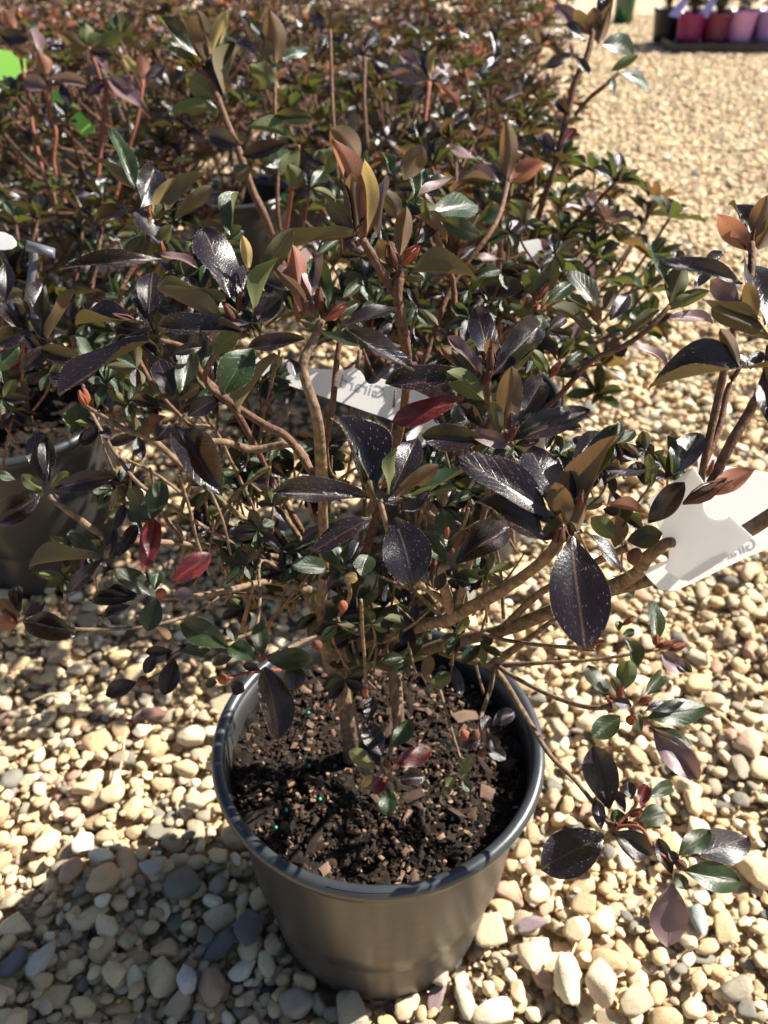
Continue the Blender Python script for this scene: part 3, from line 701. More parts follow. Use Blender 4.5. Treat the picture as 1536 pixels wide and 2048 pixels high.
# (base x, base y, tip x, tip y, apparent width, kind[, depth change in mm]) grouped by whorl: depth, leaves
W_ = [
 (0.395, [(985,747,953,604,56,'k'),(983,750,1090,637,60,'t'),(940,757,770,773,52,'t'),(968,800,893,737,50,'v',-6),(925,800,786,838,46,'r',-8),
          (983,745,983,676,36,'b'),(938,762,880,687,30,'b'),(963,752,893,680,28,'p'),(1000,762,1070,687,34,'u'),(950,765,905,700,26,'u'),(990,780,1060,800,24,'t')]),
 (0.375, [(1012,862,1025,732,54,'b'),(1022,862,1088,757,58,'k'),(1018,886,1183,812,60,'t'),(968,882,843,872,56,'t'),(930,860,1027,894,34,'p'),
          (968,855,918,807,30,'k'),(1000,870,985,800,30,'u'),(1030,870,1080,830,30,'g'),(1010,880,990,930,24,'t')]),
 (0.335, [(1145,1072,1166,1298,120,'t',-14),(1100,1030,923,903,66,'s'),(1115,1030,1068,885,76,'s'),(1145,1010,1213,855,62,'t'),(1152,1062,1218,867,56,'b'),(1132,1052,1113,962,52,'b'),
          (1172,1000,1243,857,50,'g'),(1093,1089,963,988,68,'s'),(1213,962,1308,925,18,'t'),(1168,1064,1278,1154,22,'k'),(1100,1050,1060,1000,30,'t')]),
 (0.36, [(1255,1082,1325,1067,46,'g',-6),(1298,1046,1370,965,50,'t',-8),(1240,1080,1180,1034,40,'v'),(1230,1095,1238,1030,42,'b'),(1205,1010,1293,1020,20,'c'),(1303,975,1298,907,28,'v'),
         (1330,960,1400,860,60,'t'),(1290,970,1270,920,24,'t'),(1270,1090,1300,1060,26,'u'),(1240,1060,1260,1010,26,'g'),(1345,960,1330,875,22,'g')]),
 (0.36, [(750,982,676,820,84,'s'),(740,998,550,976,44,'s'),(745,1035,624,1098,42,'t'),(790,1036,832,1166,100,'t',-8),(783,984,838,873,60,'t'),(790,995,875,927,34,'b'),
         (778,990,793,897,20,'v'),(745,997,806,1000,34,'s'),(748,990,716,900,30,'g'),(823,994,930,950,22,'g'),(760,1010,735,960,26,'u'),(800,1020,850,1000,26,'t')]),
 (0.385, [(899,1106,884,1016,46,'g'),(889,1126,845,1058,48,'g'),(912,1126,1020,1046,68,'t'),(899,1153,962,1154,28,'g'),(889,1146,874,1178,24,'t'),(895,1110,930,1060,24,'b'),(905,1140,940,1180,22,'t')]),
 (0.42, [(680,1133,642,1088,34,'g'),(688,1130,678,1062,48,'g'),(658,1138,585,1126,34,'h'),(690,1150,640,1156,20,'g'),(722,1152,735,1106,46,'g'),(702,1128,720,1075,28,'t'),(690,1150,715,1160,24,'y'),(680,1140,655,1180,22,'t')]),
 (0.38, [(718,475,700,290,46,'c',4),(735,470,733,320,38,'y'),(707,464,700,340,56,'s'),(712,468,706,348,50,'b',-6),(708,466,650,395,32,'u'),(755,474,768,342,42,'p'),(712,470,516,482,30,'u'),
         (730,472,745,400,30,'c'),(700,470,670,420,26,'b')]),
 (0.39, [(800,510,814,410,38,'b'),(782,530,758,478,32,'b'),(816,545,952,539,18,'u'),(834,527,905,525,16,'u'),(790,545,740,520,22,'u'),(800,545,850,560,22,'u')]),
 (0.44, [(857,427,962,408,54,'h'),(834,397,912,351,20,'p'),(829,412,822,325,24,'h'),(829,430,900,476,16,'b'),(834,486,876,441,28,'t'),(808,360,843,292,48,'b'),(782,347,765,300,42,'h'),
         (800,440,770,380,38,'u'),(860,440,850,400,30,'v'),(880,440,960,470,40,'g'),(820,440,790,400,30,'g')]),
 (0.37, [(462,596,412,446,94,'s',6),(450,604,314,575,22,'u'),(449,646,312,588,22,'u'),(484,665,322,660,46,'t'),(509,634,541,510,28,'v'),(488,620,496,528,40,'t'),(520,560,584,458,42,'u'),
         (497,540,488,473,24,'y'),(505,697,443,784,70,'g'),(556,712,463,808,20,'u'),(436,645,514,640,12,'p'),(500,650,560,600,40,'k'),(480,660,430,700,40,'v',5),(515,640,530,580,28,'t')]),
 (0.37, [(605,625,582,486,46,'c'),(622,592,626,490,48,'p'),(655,618,628,520,46,'g'),(622,626,534,540,14,'p'),(680,655,795,611,32,'t'),(612,658,655,650,36,'v'),(582,717,592,754,28,'t'),
         (610,678,498,697,36,'t'),(690,662,835,736,42,'s'),(640,650,600,600,30,'b'),(660,640,720,600,26,'g'),(650,660,600,640,26,'u'),(640,665,720,690,24,'g')]),
 (0.42, [(290,652,148,627,26,'t'),(300,682,108,777,32,'k'),(297,628,308,540,58,'k'),(318,670,345,632,28,'u'),(345,708,402,690,24,'t'),(300,660,240,700,30,'u'),(310,668,280,610,28,'t'),(295,670,220,650,30,'t')]),
 (0.42, [(350,850,442,979,76,'t'),(375,833,432,799,38,'t'),(345,792,318,716,50,'t'),(362,794,382,696,46,'g'),(330,812,258,798,28,'t'),(340,838,283,857,38,'b'),(340,850,310,880,30,'t'),(355,800,400,770,28,'u')]),
 (0.46, [(80,677,85,565,42,'k'),(95,677,156,585,18,'b'),(60,672,2,597,52,'k'),(55,660,-10,690,42,'k'),(80,700,168,727,38,'t'),(150,672,188,712,30,'h'),(200,752,298,757,14,'v'),(10,520,12,590,34,'t'),
         (160,806,144,868,46,'g'),(170,850,185,884,20,'b'),(90,700,150,745,34,'v'),(40,690,-5,740,30,'g'),(160,760,120,735,26,'v'),(100,690,40,740,32,'t'),(60,640,30,600,30,'t')]),
 (0.42, [(88,962,68,860,46,'t'),(100,965,95,878,34,'t'),(112,977,222,950,42,'t'),(85,982,44,950,28,'v'),(30,960,-10,945,34,'h'),(90,985,30,1000,26,'u'),(100,975,140,940,20,'v'),(80,990,-10,1050,56,'t'),(110,985,140,1000,18,'t')]),
 (0.42, [(288,1144,311,1036,44,'r'),(342,1164,424,1108,46,'r'),(200,1118,63,1112,14,'u'),(200,1110,134,1066,30,'g'),(205,1120,136,1184,28,'t'),(220,1110,224,1047,28,'t'),(236,1114,276,1048,28,'k'),(305,1040,325,965,46,'g'),
         (300,1040,258,1020,40,'g'),(280,1010,262,975,34,'u'),(230,1060,250,1010,22,'k')]),
 (0.42, [(300,1190,232,1134,54,'h'),(270,1199,176,1196,32,'t'),(265,1210,199,1238,20,'t'),(315,1199,294,1262,44,'g'),(346,1190,387,1188,28,'p'),(310,1180,316,1142,26,'g'),(275,1195,215,1175,24,'t'),(265,1200,260,1160,24,'t')]),
 (0.42, [(458,1295,358,1246,54,'g'),(510,1320,458,1287,42,'g'),(465,1315,423,1326,22,'g'),(525,1310,519,1243,36,'g'),(535,1320,624,1318,46,'g'),(525,1336,573,1468,72,'s',-6),(585,1330,592,1380,46,'t'),
         (462,1372,489,1382,28,'t'),(435,1365,410,1368,20,'g'),(470,1285,460,1250,24,'g'),(520,1340,485,1330,18,'t')]),
 (0.45, [(350,1319,328,1392,42,'t'),(312,1308,288,1346,26,'t'),(345,1303,290,1304,22,'k'),(275,1365,210,1388,36,'t'),(310,1254,341,1285,26,'b'),(360,1300,420,1300,22,'g'),(330,1390,350,1340,20,'t')]),
 (0.44, [(45,1244,146,1266,54,'t'),(40,1225,30,1168,28,'t'),(40,1235,-5,1200,30,'b'),(35,1245,-10,1250,30,'c'),(50,1235,90,1200,22,'t')]),
 (0.50, [(753,1538,697,1500,34,'v'),(766,1514,730,1440,44,'k'),(787,1495,822,1438,38,'g'),(790,1528,862,1500,40,'r'),(800,1560,850,1550,36,'t'),(781,1576,774,1634,36,'g'),(770,1550,747,1588,30,'r'),(760,1530,720,1480,42,'t'),
         (735,1445,745,1390,28,'t'),(745,1550,722,1575,18,'y')]),
 (0.51, [(985,1450,1030,1420,32,'t'),(970,1490,1012,1520,28,'t'),(960,1480,925,1495,26,'k'),(975,1470,995,1500,28,'k'),(965,1460,980,1430,26,'t'),(922,1555,944,1510,22,'v'),(915,1550,890,1570,18,'v'),(925,1560,940,1585,20,'g'),
         (860,1370,905,1350,30,'v'),(850,1360,860,1310,26,'b'),(905,1330,925,1390,24,'t')]),
 (0.46, [(1212,1400,1178,1328,34,'h'),(1248,1380,1256,1320,42,'v'),(1285,1394,1330,1342,28,'h'),(1293,1438,1416,1408,56,'g'),(1288,1424,1370,1398,26,'t'),(1240,1434,1182,1476,46,'g'),(1298,1454,1390,1494,28,'g'),
         (1306,1458,1396,1560,58,'p'),(1218,1404,1266,1410,24,'t'),(1275,1420,1280,1466,16,'g'),(1240,1390,1225,1350,20,'u')]),
 (0.50, [(1313,1286,1308,1198,30,'h'),(1322,1304,1370,1345,38,'p'),(1340,1310,1360,1340,22,'b'),(1345,1315,1385,1345,18,'t'),(1248,1275,1278,1336,30,'h'),(1245,1270,1270,1262,18,'g'),(1238,1262,1236,1240,16,'g'),(1225,1150,1272,1192,22,'h')]),
 (0.47, [(1218,1618,1188,1493,72,'k'),(1208,1671,1084,1738,92,'t'),(1203,1658,1192,1598,28,'t'),(1233,1662,1240,1618,36,'g'),(1228,1664,1306,1713,54,'t'),(1298,1594,1354,1564,30,'h'),(1280,1612,1293,1568,28,'r'),
         (1278,1642,1334,1624,44,'g'),(1262,1600,1256,1562,26,'t'),(1250,1625,1230,1580,22,'t'),(1290,1640,1320,1655,22,'b')]),
 (0.45, [(1358,1712,1420,1655,44,'g'),(1385,1714,1502,1666,76,'s'),(1366,1742,1485,1762,60,'g'),(1343,1766,1338,1898,74,'p',-6),(1343,1748,1316,1676,32,'t'),(1350,1745,1372,1778,28,'g'),(1355,1730,1340,1700,20,'t')]),
 (0.355, [(1502,478,1470,396,34,'s'),(1508,476,1533,396,44,'b'),(1505,505,1438,428,46,'c'),(1515,500,1545,440,44,'b'),(1490,500,1475,440,26,'t')]),
 (0.335, [(1528,655,1511,490,62,'s'),(1540,678,1420,610,50,'u'),(1520,640,1407,590,32,'u'),(1487,566,1325,515,26,'s'),(1478,606,1420,560,46,'p'),(1540,734,1305,743,50,'t'),(1512,640,1492,565,34,'b'),(1530,740,1560,860,60,'t'),
          (1500,740,1520,700,30,'t'),(1480,735,1440,655,30,'b')]),
 (0.45, [(1334,577,1310,488,26,'h'),(1340,606,1368,526,46,'u'),(1391,578,1446,507,28,'t'),(1344,612,1415,583,30,'v'),(1338,636,1433,632,26,'p'),(1360,540,1353,500,24,'t'),(1330,620,1380,590,22,'v')]),
 (0.47, [(1193,614,1142,536,52,'h'),(1220,640,1260,586,34,'t'),(1210,620,1233,572,26,'u'),(1248,682,1314,617,18,'u'),(1188,668,1108,606,28,'u'),(1195,630,1130,590,28,'v'),(1253,687,1344,717,16,'p'),(1200,650,1180,600,26,'b'),
         (1120,752,1178,722,20,'u'),(1110,750,1183,750,18,'t'),(1100,750,1065,700,26,'v'),(1120,740,1170,700,24,'g'),(1210,660,1250,660,22,'g')]),
 (0.52, [(1048,577,962,566,50,'t'),(1060,600,1038,635,56,'v'),(1078,600,1050,530,40,'v'),(1085,600,1110,520,36,'u'),(1090,610,1150,560,30,'g'),(1075,610,1040,600,24,'b'),(1090,620,1170,625,24,'u'),(1080,600,1085,540,26,'t')]),
 (0.48, [(272,382,225,250,28,'h'),(280,416,310,333,54,'s'),(330,496,274,415,36,'s'),(305,426,346,354,24,'y'),(320,431,396,378,18,'t'),(270,416,182,438,28,'k'),(272,382,195,315,26,'u'),(460,470,467,374,28,'g'),
         (330,520,133,518,30,'s'),(300,440,340,400,30,'v'),(320,510,393,520,16,'p'),(290,470,250,520,30,'u'),(310,500,340,450,28,'v'),(330,430,400,340,30,'u'),(350,440,420,370,30,'u')]),
]
for d0, leaves in W_:
    for lf in leaves:
        hand_leaf(AZ, *lf[:6], d0, lf[6] if len(lf) > 6 else None)
for b in [(980,722,.39,55,(0,0,1),.55,0),(975,755,.392,40,(.3,-.2,1),.6,0),(1023,868,.37,46,(.4,-.1,1),.6,0),(1118,1072,.335,56,(0,-.1,1),.8,0),(1270,1112,.355,44,(0,-.2,1),.9,3),(1160,1000,.33,40,(0,0,1),.6,0),
          (819,512,.385,50,(.6,-.1,.8),.7,2),(785,515,.388,55,(-.3,-.1,1),.6,0),(800,556,.392,34,(0,0,1),.9,3),(462,629,.37,50,(-.4,-.2,1),.6,0),(480,605,.372,44,(.2,0,1),.55,0),(670,626,.365,52,(.7,-.1,.6),.6,2),(639,600,.37,46,(0,0,1),.7,0),
          (255,640,.42,50,(-.8,-.1,.4),.5,0),(172,798,.45,44,(.1,0,1),.6,1),(165,800,.445,36,(-.2,0,1),.6,2),(310,842,.42,50,(0,-.4,.7),.7,3),(322,1186,.418,30,(.3,-.4,.7),.9,1),(522,1316,.418,26,(0,-.6,.6),.9,3),(445,1358,.42,30,(-.3,-.3,.6),.9,1),
          (285,1362,.45,30,(0,-.4,.7),.9,3),(20,1235,.43,40,(-.3,0,.8),.7,0),(776,1527,.50,44,(0,-.2,1),.6,0),(770,1560,.50,40,(-.2,-.4,.6),.6,0),(950,1470,.51,32,(0,0,1),.8,3),(930,1470,.51,32,(-.4,0,1),.8,1),(965,1505,.51,28,(0,-.3,1),.8,3),
          (1240,1385,.46,36,(0,-.1,1),.6,2),(1262,1440,.455,40,(0,-.3,.8),.7,2),(1290,1400,.46,30,(.6,-.1,.6),.7,2),(1220,1400,.46,26,(-.6,0,.6),.7,2),(1330,1290,.50,40,(.7,-.1,.5),.6,2),(1355,1295,.5,36,(.8,0,.4),.6,2),(1312,1282,.5,30,(-.2,0,1),.7,2),
          (1256,1242,.5,30,(.5,0,.7),.6,2),(1225,1652,.47,40,(0,-.4,.7),.7,0),(1270,1625,.47,38,(.4,-.2,.7),.7,2),(1262,1650,.47,34,(.2,-.3,.7),.7,2),(1363,1730,.448,34,(.1,-.5,.6),.8,3),(1170,1290,.40,44,(.7,-.2,-.3),.6,2),(1190,1285,.40,40,(.7,-.1,.3),.5,2),
          (894,1066,.38,30,(0,0,1),.5,2),(905,1102,.38,14,(0,0,1),.9,3),(686,1213,.43,28,(0,0,-1),.9,1),(800,1250,.49,30,(0,-.3,.7),1,1),(655,1412,.52,18,(0,0,1),.9,1),(730,1385,.5,26,(0,0,-1),.6,1),(634,1290,.45,30,(0,-.3,.6),.9,3),
          (1110,740,.47,40,(.4,0,.7),.6,2),(1078,588,.52,44,(.6,0,.7),.6,2),(1408,985,.345,90,(.75,0,.6),.5,0),(1420,938,.345,40,(.1,0,1),.4,2),(300,430,.48,30,(0,0,1),.6,2),(325,500,.48,30,(0,0,1),.5,2),(1503,480,.355,36,(0,0,1),.5,0)]:
    hand_bud(AZ, *b)
hand_leaf(AZ, 1410, 990, 1510, 938, 44, 'c', 0.345)

TR = (700, 1300, 0.585)
def soilP(x, y): q = G(x, y, SOILZ); return (x, y, (q - CAM).dot(_fw))
T = []
def trunk(pts):
    pts = [(a_, b_, c_, w_ * .70) for a_, b_, c_, w_ in pts]
    branch(AZ, pts, M_BARK, 0.30, 'trunk', 6)
trunk([soilP(706, 1515) + (58,), (700, 1455, .578, 52), (684, 1380, .565, 54), (664, 1310, .55, 58), (640, 1240, .53, 40), (610, 1170, .51, 30), (585, 1100, .50, 24)])
trunk([(676, 1370, .56, 44), (700, 1300, .545, 46), (768, 1272, .515, 42), (840, 1252, .485, 38), (900, 1238, .455, 30)])
trunk([soilP(800, 1480) + (34,), (793, 1400, .575, 38), (790, 1320, .56, 40), (800, 1250, .555, 32), (815, 1170, .55, 24), (840, 1060, .545, 20)])
trunk([(790, 1330, .56, 36), (880, 1290, .54, 34), (1000, 1262, .51, 38), (1090, 1228, .475, 42), (1200, 1186, .435, 42), (1300, 1160, .405, 36), (1400, 1118, .375, 38), (1480, 1070, .36, 42), (1560, 1020, .35, 48)])
trunk([(690, 1340, .565, 36), (760, 1310, .56, 30), (820, 1180, .55, 26), (880, 1080, .54, 24)])
def br(*pts, mat=None): branch(AZ, pts, mat or M_TWIG, 0.25)
br((895, 1240, .455, 30), (940, 1215, .43, 28), (993, 1188, .40, 27), (1050, 1150, .37, 27), (1095, 1112, .345, 28), (1120, 1074, .336, 26))
br((905, 1226, .45, 22), (880, 1195, .43, 17), (828, 1160, .40, 15), (790, 1110, .38, 14), (770, 1040, .362, 13), (760, 1000, .36, 14))
br((905, 1226, .45, 26), (890, 1180, .42, 25), (883, 1140, .39, 20), (898, 1130, .386, 18))
br((912, 1225, .45, 24), (925, 1180, .425, 20), (935, 1140, .41, 18), (965, 1040, .40, 16), (985, 930, .385, 16), (1008, 880, .375, 16), (1015, 862, .372, 16))
br((1000, 1262, .51, 18), (1075, 1190, .47, 18), (1130, 1160, .43, 16), (1200, 1120, .39, 18), (1255, 1095, .362, 20))
br((1200, 1184, .43, 34), (1270, 1150, .40, 32), (1290, 1120, .38, 30), (1325, 1090, .37, 28), (1345, 1085, .365, 26))
br((1340, 1150, .395, 20), (1385, 1060, .38, 18), (1408, 927, .365, 18), (1433, 812, .36, 19), (1468, 657, .352, 19), (1500, 560, .352, 18), (1503, 485, .355, 16), mat=M_TWIG)
br((1423, 967, .35, 26), (1460, 890, .345, 26), (1495, 830, .343, 24), (1530, 760, .338, 22), (1540, 690, .335, 18))
br((1408, 927, .366, 18), (1440, 850, .368, 16), (1455, 780, .37, 14), (1480, 735, .365, 10))
br((960, 1050, .48, 16), (1010, 930, .48, 14), (1080, 830, .48, 14), (1118, 792, .475, 13), (1183, 722, .465, 13), (1248, 692, .46, 13), (1300, 655, .452, 12), (1338, 612, .45, 12), mat=M_TWIG)
br((988, 1326, .54, 22), (1060, 1275, .51, 14), (1120, 1230, .49, 12), (1170, 1190, .47, 10))
br((880, 1300, .55, 22), (940, 1320, .55, 20), (990, 1330, .54, 16), (1100, 1325, .52, 9), (1200, 1318, .51, 8), (1320, 1298, .50, 8))
br((985, 1325, .54, 14), (1030, 1355, .52, 11), (1110, 1395, .49, 11), (1180, 1415, .47, 12), (1225, 1412, .462, 14))
br((960, 1325, .545, 14), (1000, 1350, .54, 15), (1050, 1430, .53, 14), (1100, 1510, .51, 12), (1150, 1560, .495, 11), (1205, 1630, .475, 12), (1228, 1660, .47, 12))
br((1225, 1655, .47, 10), (1280, 1655, .462, 9), (1310, 1700, .455, 9), (1358, 1730, .45, 10), mat=M_SHOOT)
br((1228, 1655, .47, 9), (1265, 1620, .47, 9), (1275, 1600, .47, 8), mat=M_SHOOT)
br((910, 1240, .50, 10), (990, 1275, .50, 10), (1080, 1290, .47, 10), (1160, 1296, .42, 11))
br((988, 1335, .54, 12), (980, 1380, .53, 11), (960, 1440, .515, 10), (955, 1475, .51, 10))
br((880, 1380, .55, 8), (900, 1450, .54, 7), (925, 1530, .53, 6))
br((790, 1310, .52, 10), (800, 1400, .51, 11), (785, 1480, .505, 11), (776, 1530, .50, 12))
br((722, 1200, .46, 9), (725, 1270, .48, 9), (730, 1330, .49, 8), (730, 1380, .50, 6))
br((900, 1330, .54, 8), (925, 1270, .53, 9), (930, 1190, .52, 10), (920, 1060, .50, 10), (950, 930, .49, 9))
# central uprights
br((640, 1240, .51, 24), (648, 1120, .47, 23), (645, 1000, .43, 24), (643, 940, .40, 27), (634, 835, .375, 26), (606, 735, .37, 25), (628, 680, .37, 22), (645, 640, .37, 16))
br((648, 900, .39, 18), (665, 812, .385, 15), (672, 740, .385, 15), (680, 680, .385, 14))
br((700, 1200, .53, 22), (760, 1010, .50, 20), (800, 860, .46, 20), (815, 740, .42, 22), (806, 660, .40, 25), (795, 590, .392, 25), (800, 556, .39, 24))
br((800, 600, .395, 22), (775, 565, .392, 22), (750, 520, .386, 22), (724, 478, .38, 20))
br((690, 1200, .53, 18), (580, 1020, .51, 14), (545, 960, .50, 13), (470, 820, .46, 18), (405, 753, .45, 18), (380, 700, .44, 12), (320, 680, .425, 12))
br((640, 1000, .46, 14), (596, 895, .45, 17), (509, 899, .455, 18), (449, 884, .44, 17), (380, 880, .43, 15), (352, 850, .422, 14))
br((648, 985, .44, 20), (582, 882, .44, 20), (530, 850, .44, 19), (462, 806, .445, 18), (410, 760, .44, 14), (440, 700, .40, 12), (490, 665, .375, 12))
br((610, 1150, .50, 16), (500, 1050, .47, 13), (394, 960, .45, 13), (303, 878, .43, 17), (254, 861, .43, 15), (176, 815, .44, 10))
br((600, 1150, .51, 12), (455, 1080, .47, 10), (300, 985, .45, 10), (240, 920, .45, 9), (180, 820, .45, 9), (165, 760, .455, 8))
br((590, 1120, .50, 16), (400, 1090, .47, 14), (228, 1076, .43, 15), (156, 1036, .42, 16), (98, 992, .42, 13))
br((228, 1078, .43, 13), (215, 1100, .42, 13), (212, 1115, .42, 12))
br((620, 1180, .50, 20), (540, 1163, .48, 15), (459, 1180, .45, 15), (384, 1193, .425, 13), (322, 1196, .42, 12))
br((600, 1200, .51, 14), (456, 1190, .47, 10), (380, 1230, .46, 9), (283, 1254, .45, 9), (146, 1258, .44, 9), (50, 1242, .44, 9))
br((650, 1260, .52, 14), (620, 1275, .47, 12), (560, 1305, .43, 12), (524, 1318, .42, 10))
br((560, 1340, .45, 10), (500, 1345, .43, 9), (455, 1358, .42, 9), mat=M_SHOOT)
br((520, 1260, .47, 9), (430, 1290, .46, 8), (355, 1305, .45, 9), (330, 1340, .45, 7), (290, 1362, .45, 7))
br((610, 1180, .5, 10), (525, 1120, .47, 8), (520, 1200, .46, 8), (510, 1290, .45, 7))
br((358, 952, .43, 8), (380, 1020, .44, 8), (394, 1082, .45, 8), (420, 1150, .46, 8))
br((680, 1230, .50, 12), (700, 1190, .46, 10), (690, 1150, .425, 12))
br((420, 980, .44, 7), (445, 1040, .44, 7), (462, 1110, .45, 6))
br((500, 1000, .47, 8), (470, 940, .46, 8), (430, 860, .45, 7), (390, 850, .44, 7))
br((860, 1180, .54, 14), (900, 900, .52, 15), (908, 700, .50, 16), (905, 560, .49, 14), (860, 440, .45, 10))
br((840, 760, .50, 12), (870, 660, .50, 13), (910, 560, .5, 13), (990, 450, .5, 12), (1015, 370, .55, 10))
br((860, 1100, .54, 12), (960, 880, .52, 13), (1040, 720, .52, 12), (1078, 610, .52, 10), mat=M_SHOOT)
br((1000, 890, .42, 14), (985, 840, .41, 14), (975, 790, .40, 16), (975, 755, .394, 18))
br((400, 870, .46, 10), (300, 760, .47, 10), (240, 600, .48, 11), (290, 500, .48, 12), (300, 430, .48, 12))
br((700, 1180, .53, 11), (730, 1000, .53, 10), (700, 860, .52, 10), (720, 700, .50, 10))
br((620, 1130, .52, 8), (560, 1000, .50, 8), (520, 900, .49, 8), (540, 780, .48, 8), (560, 700, .46, 7))
FILL = [(640, 1230, 90, 50, .49, 6), (860, 1270, 110, 50, .51, 7), (720, 1340, 60, 30, .52, 3), (480, 640, 200, 60, .50, 8), (900, 560, 130, 70, .52, 7), (720, 420, 160, 50, .54, 6), (360, 520, 130, 60, .52, 6), (1180, 1010, 80, 60, .44, 4), (150, 620, 150, 60, .48, 8), (120, 780, 120, 50, .47, 6), (430, 560, 120, 60, .50, 8), (760, 620, 120, 60, .49, 9), (600, 900, 130, 70, .50, 8), (830, 1000, 110, 60, .47, 7), (1000, 700, 110, 70, .50, 8), (330, 1000, 110, 60, .47, 6), (700, 1120, 150, 50, .50, 9), (950, 1150, 80, 40, .47, 4), (480, 760, 100, 50, .49, 6), (1150, 900, 70, 50, .44, 5), (650, 500, 120, 60, .50, 6), (900, 820, 80, 60, .48, 6), (520, 1090, 80, 50, .49, 5), (300, 760, 90, 40, .47, 5), (120, 1130, 100, 40, .46, 3)]
# small inner leaves on thin shoots, filling the crown
r_ = random.Random(21); nfill = 0
inner = []
for (cx, cy, sx, sy, d, n) in [(480, 1010, 110, 60, .47, 6), (860, 900, 60, 50, .48, 5), (700, 780, 90, 60, .50, 6), (960, 1000, 60, 50, .48, 4), (570, 820, 80, 80, .50, 6), (450, 1100, 90, 60, .48, 6), (1060, 900, 80, 50, .47, 5), (620, 1090, 50, 40, .48, 3),
                            (240, 820, 90, 60, .47, 4), (1280, 920, 60, 40, .40, 4), (780, 1250, 100, 50, .50, 5), (880, 640, 100, 60, .52, 6), (200, 700, 80, 60, .50, 4), (540, 1180, 60, 60, .48, 3), (1080, 700, 60, 40, .50, 4), (1060, 480, 80, 60, .56, 4)] + FILL:
    for k in range(n):
        x_ = cx + r_.uniform(-sx, sx); y_ = cy + r_.uniform(-sy, sy); d_ = d + r_.uniform(-.02, .03)
        if 560 < x_ < 890 and 670 < y_ < 900: d_ = .525; y_ += 110 if y_ > 760 else -110
        inner.append((x_, y_, d_))
extra = []
for (x, y, d) in inner:
    br((x + r_.uniform(-40, 40), y + r_.uniform(60, 120), d + .03, 6), (x + r_.uniform(-10, 10), y + 35, d + .01, 6), (x, y, d, 6))
    if 600 < x < 800 and 700 < y < 850: continue
    for q in range(r_.randint(5, 8)):
        a = r_.uniform(0, 6.28); L = r_.uniform(32, 60)
        extra.append((x, y, x + math.cos(a) * L, y + math.sin(a) * L * .9, r_.uniform(16, 27), r_.choice('gggttthvu'), d))
V = []; Fc = []
for k in range(70):      # dead and leafless inner twigs
    x = r_.uniform(330, 1050); y = r_.uniform(880, 1290); d = .50 + r_.uniform(-.03, .03)
    a = r_.uniform(-2.6, -.5); L = r_.uniform(60, 190); x1 = x + math.cos(a) * L; y1 = y + math.sin(a) * L
    mx_, my_ = (x + x1) / 2 + r_.uniform(-18, 18), (y + y1) / 2 + r_.uniform(-18, 18); w = r_.uniform(.0007, .0014)
    tube_geo([(P(x, y, d + .02), w * 1.3), (P(mx_, my_, d), w), (P(x1, y1, d - .02), w * .6)], 4, 5, 0, V, Fc)
    if k % 2: tube_geo([(P(mx_, my_, d), w * .8), (P(mx_ + r_.uniform(-50, 50), my_ - r_.uniform(20, 70), d - .01), w * .4)], 2, 5, 0, V, Fc)
o = put('thin_twigs', mesh('thin_twigs', V, Fc, True), M_BARK, AZ); o.matrix_basis = Matrix.Translation(-WL(AZ)); tag(o, None, None, None, 'stuff')
nleaf = len([o for o in sc.objects if o.parent == AZ and o.name.startswith('leaf')])
print('hand leaves', nleaf, 'extra', len(extra))
EX = [e for e in extra]
def stuff_foliage(name, items, parent, loc, fine=False):
    """items: list of (matrix world, material); one mesh per call"""
    mats = []; V = []; Fc = []; UV = []; mi = []
    for k, (m, mat) in enumerate(items):
        if mat not in mats: mats.append(mat)
        lv, lf, luv, _ = (LEAFL if not fine else LEAFN)[k % 3]; b = len(V)
        V += [m @ v - loc for v in lv]; Fc += [tuple(b + i for i in f) for f in lf]; UV += luv; mi += [mats.index(mat)] * len(lf)
    me = mesh(name, V, Fc, True, mats, mi)
    uvl = me.uv_layers.new(name='UVMap'); vi = np.zeros(len(me.loops), dtype=np.int32); me.loops.foreach_get('vertex_index', vi)
    uvl.data.foreach_set('uv', np.array(UV, dtype=np.float32)[vi].ravel())
    o = put(name, me, None, parent); o.matrix_basis = Matrix.Translation(loc - WL(parent)); tag(o, None, None, None, 'stuff'); return o
room = max(0, 300 - nleaf)
for e in EX[:room]: hand_leaf(AZ, *e[:6], e[6], None, LEAFM)
items = []
for e in EX[room:]:
    o = hand_leaf(AZ, *e[:6], e[6], None, LEAFM)
    items.append((Matrix.Translation(WL(AZ)) @ o.matrix_basis.copy(), o.material_slots[0].material)); bpy.data.objects.remove(o)
if items: stuff_foliage('small_leaves', items, AZ, WL(AZ), True)

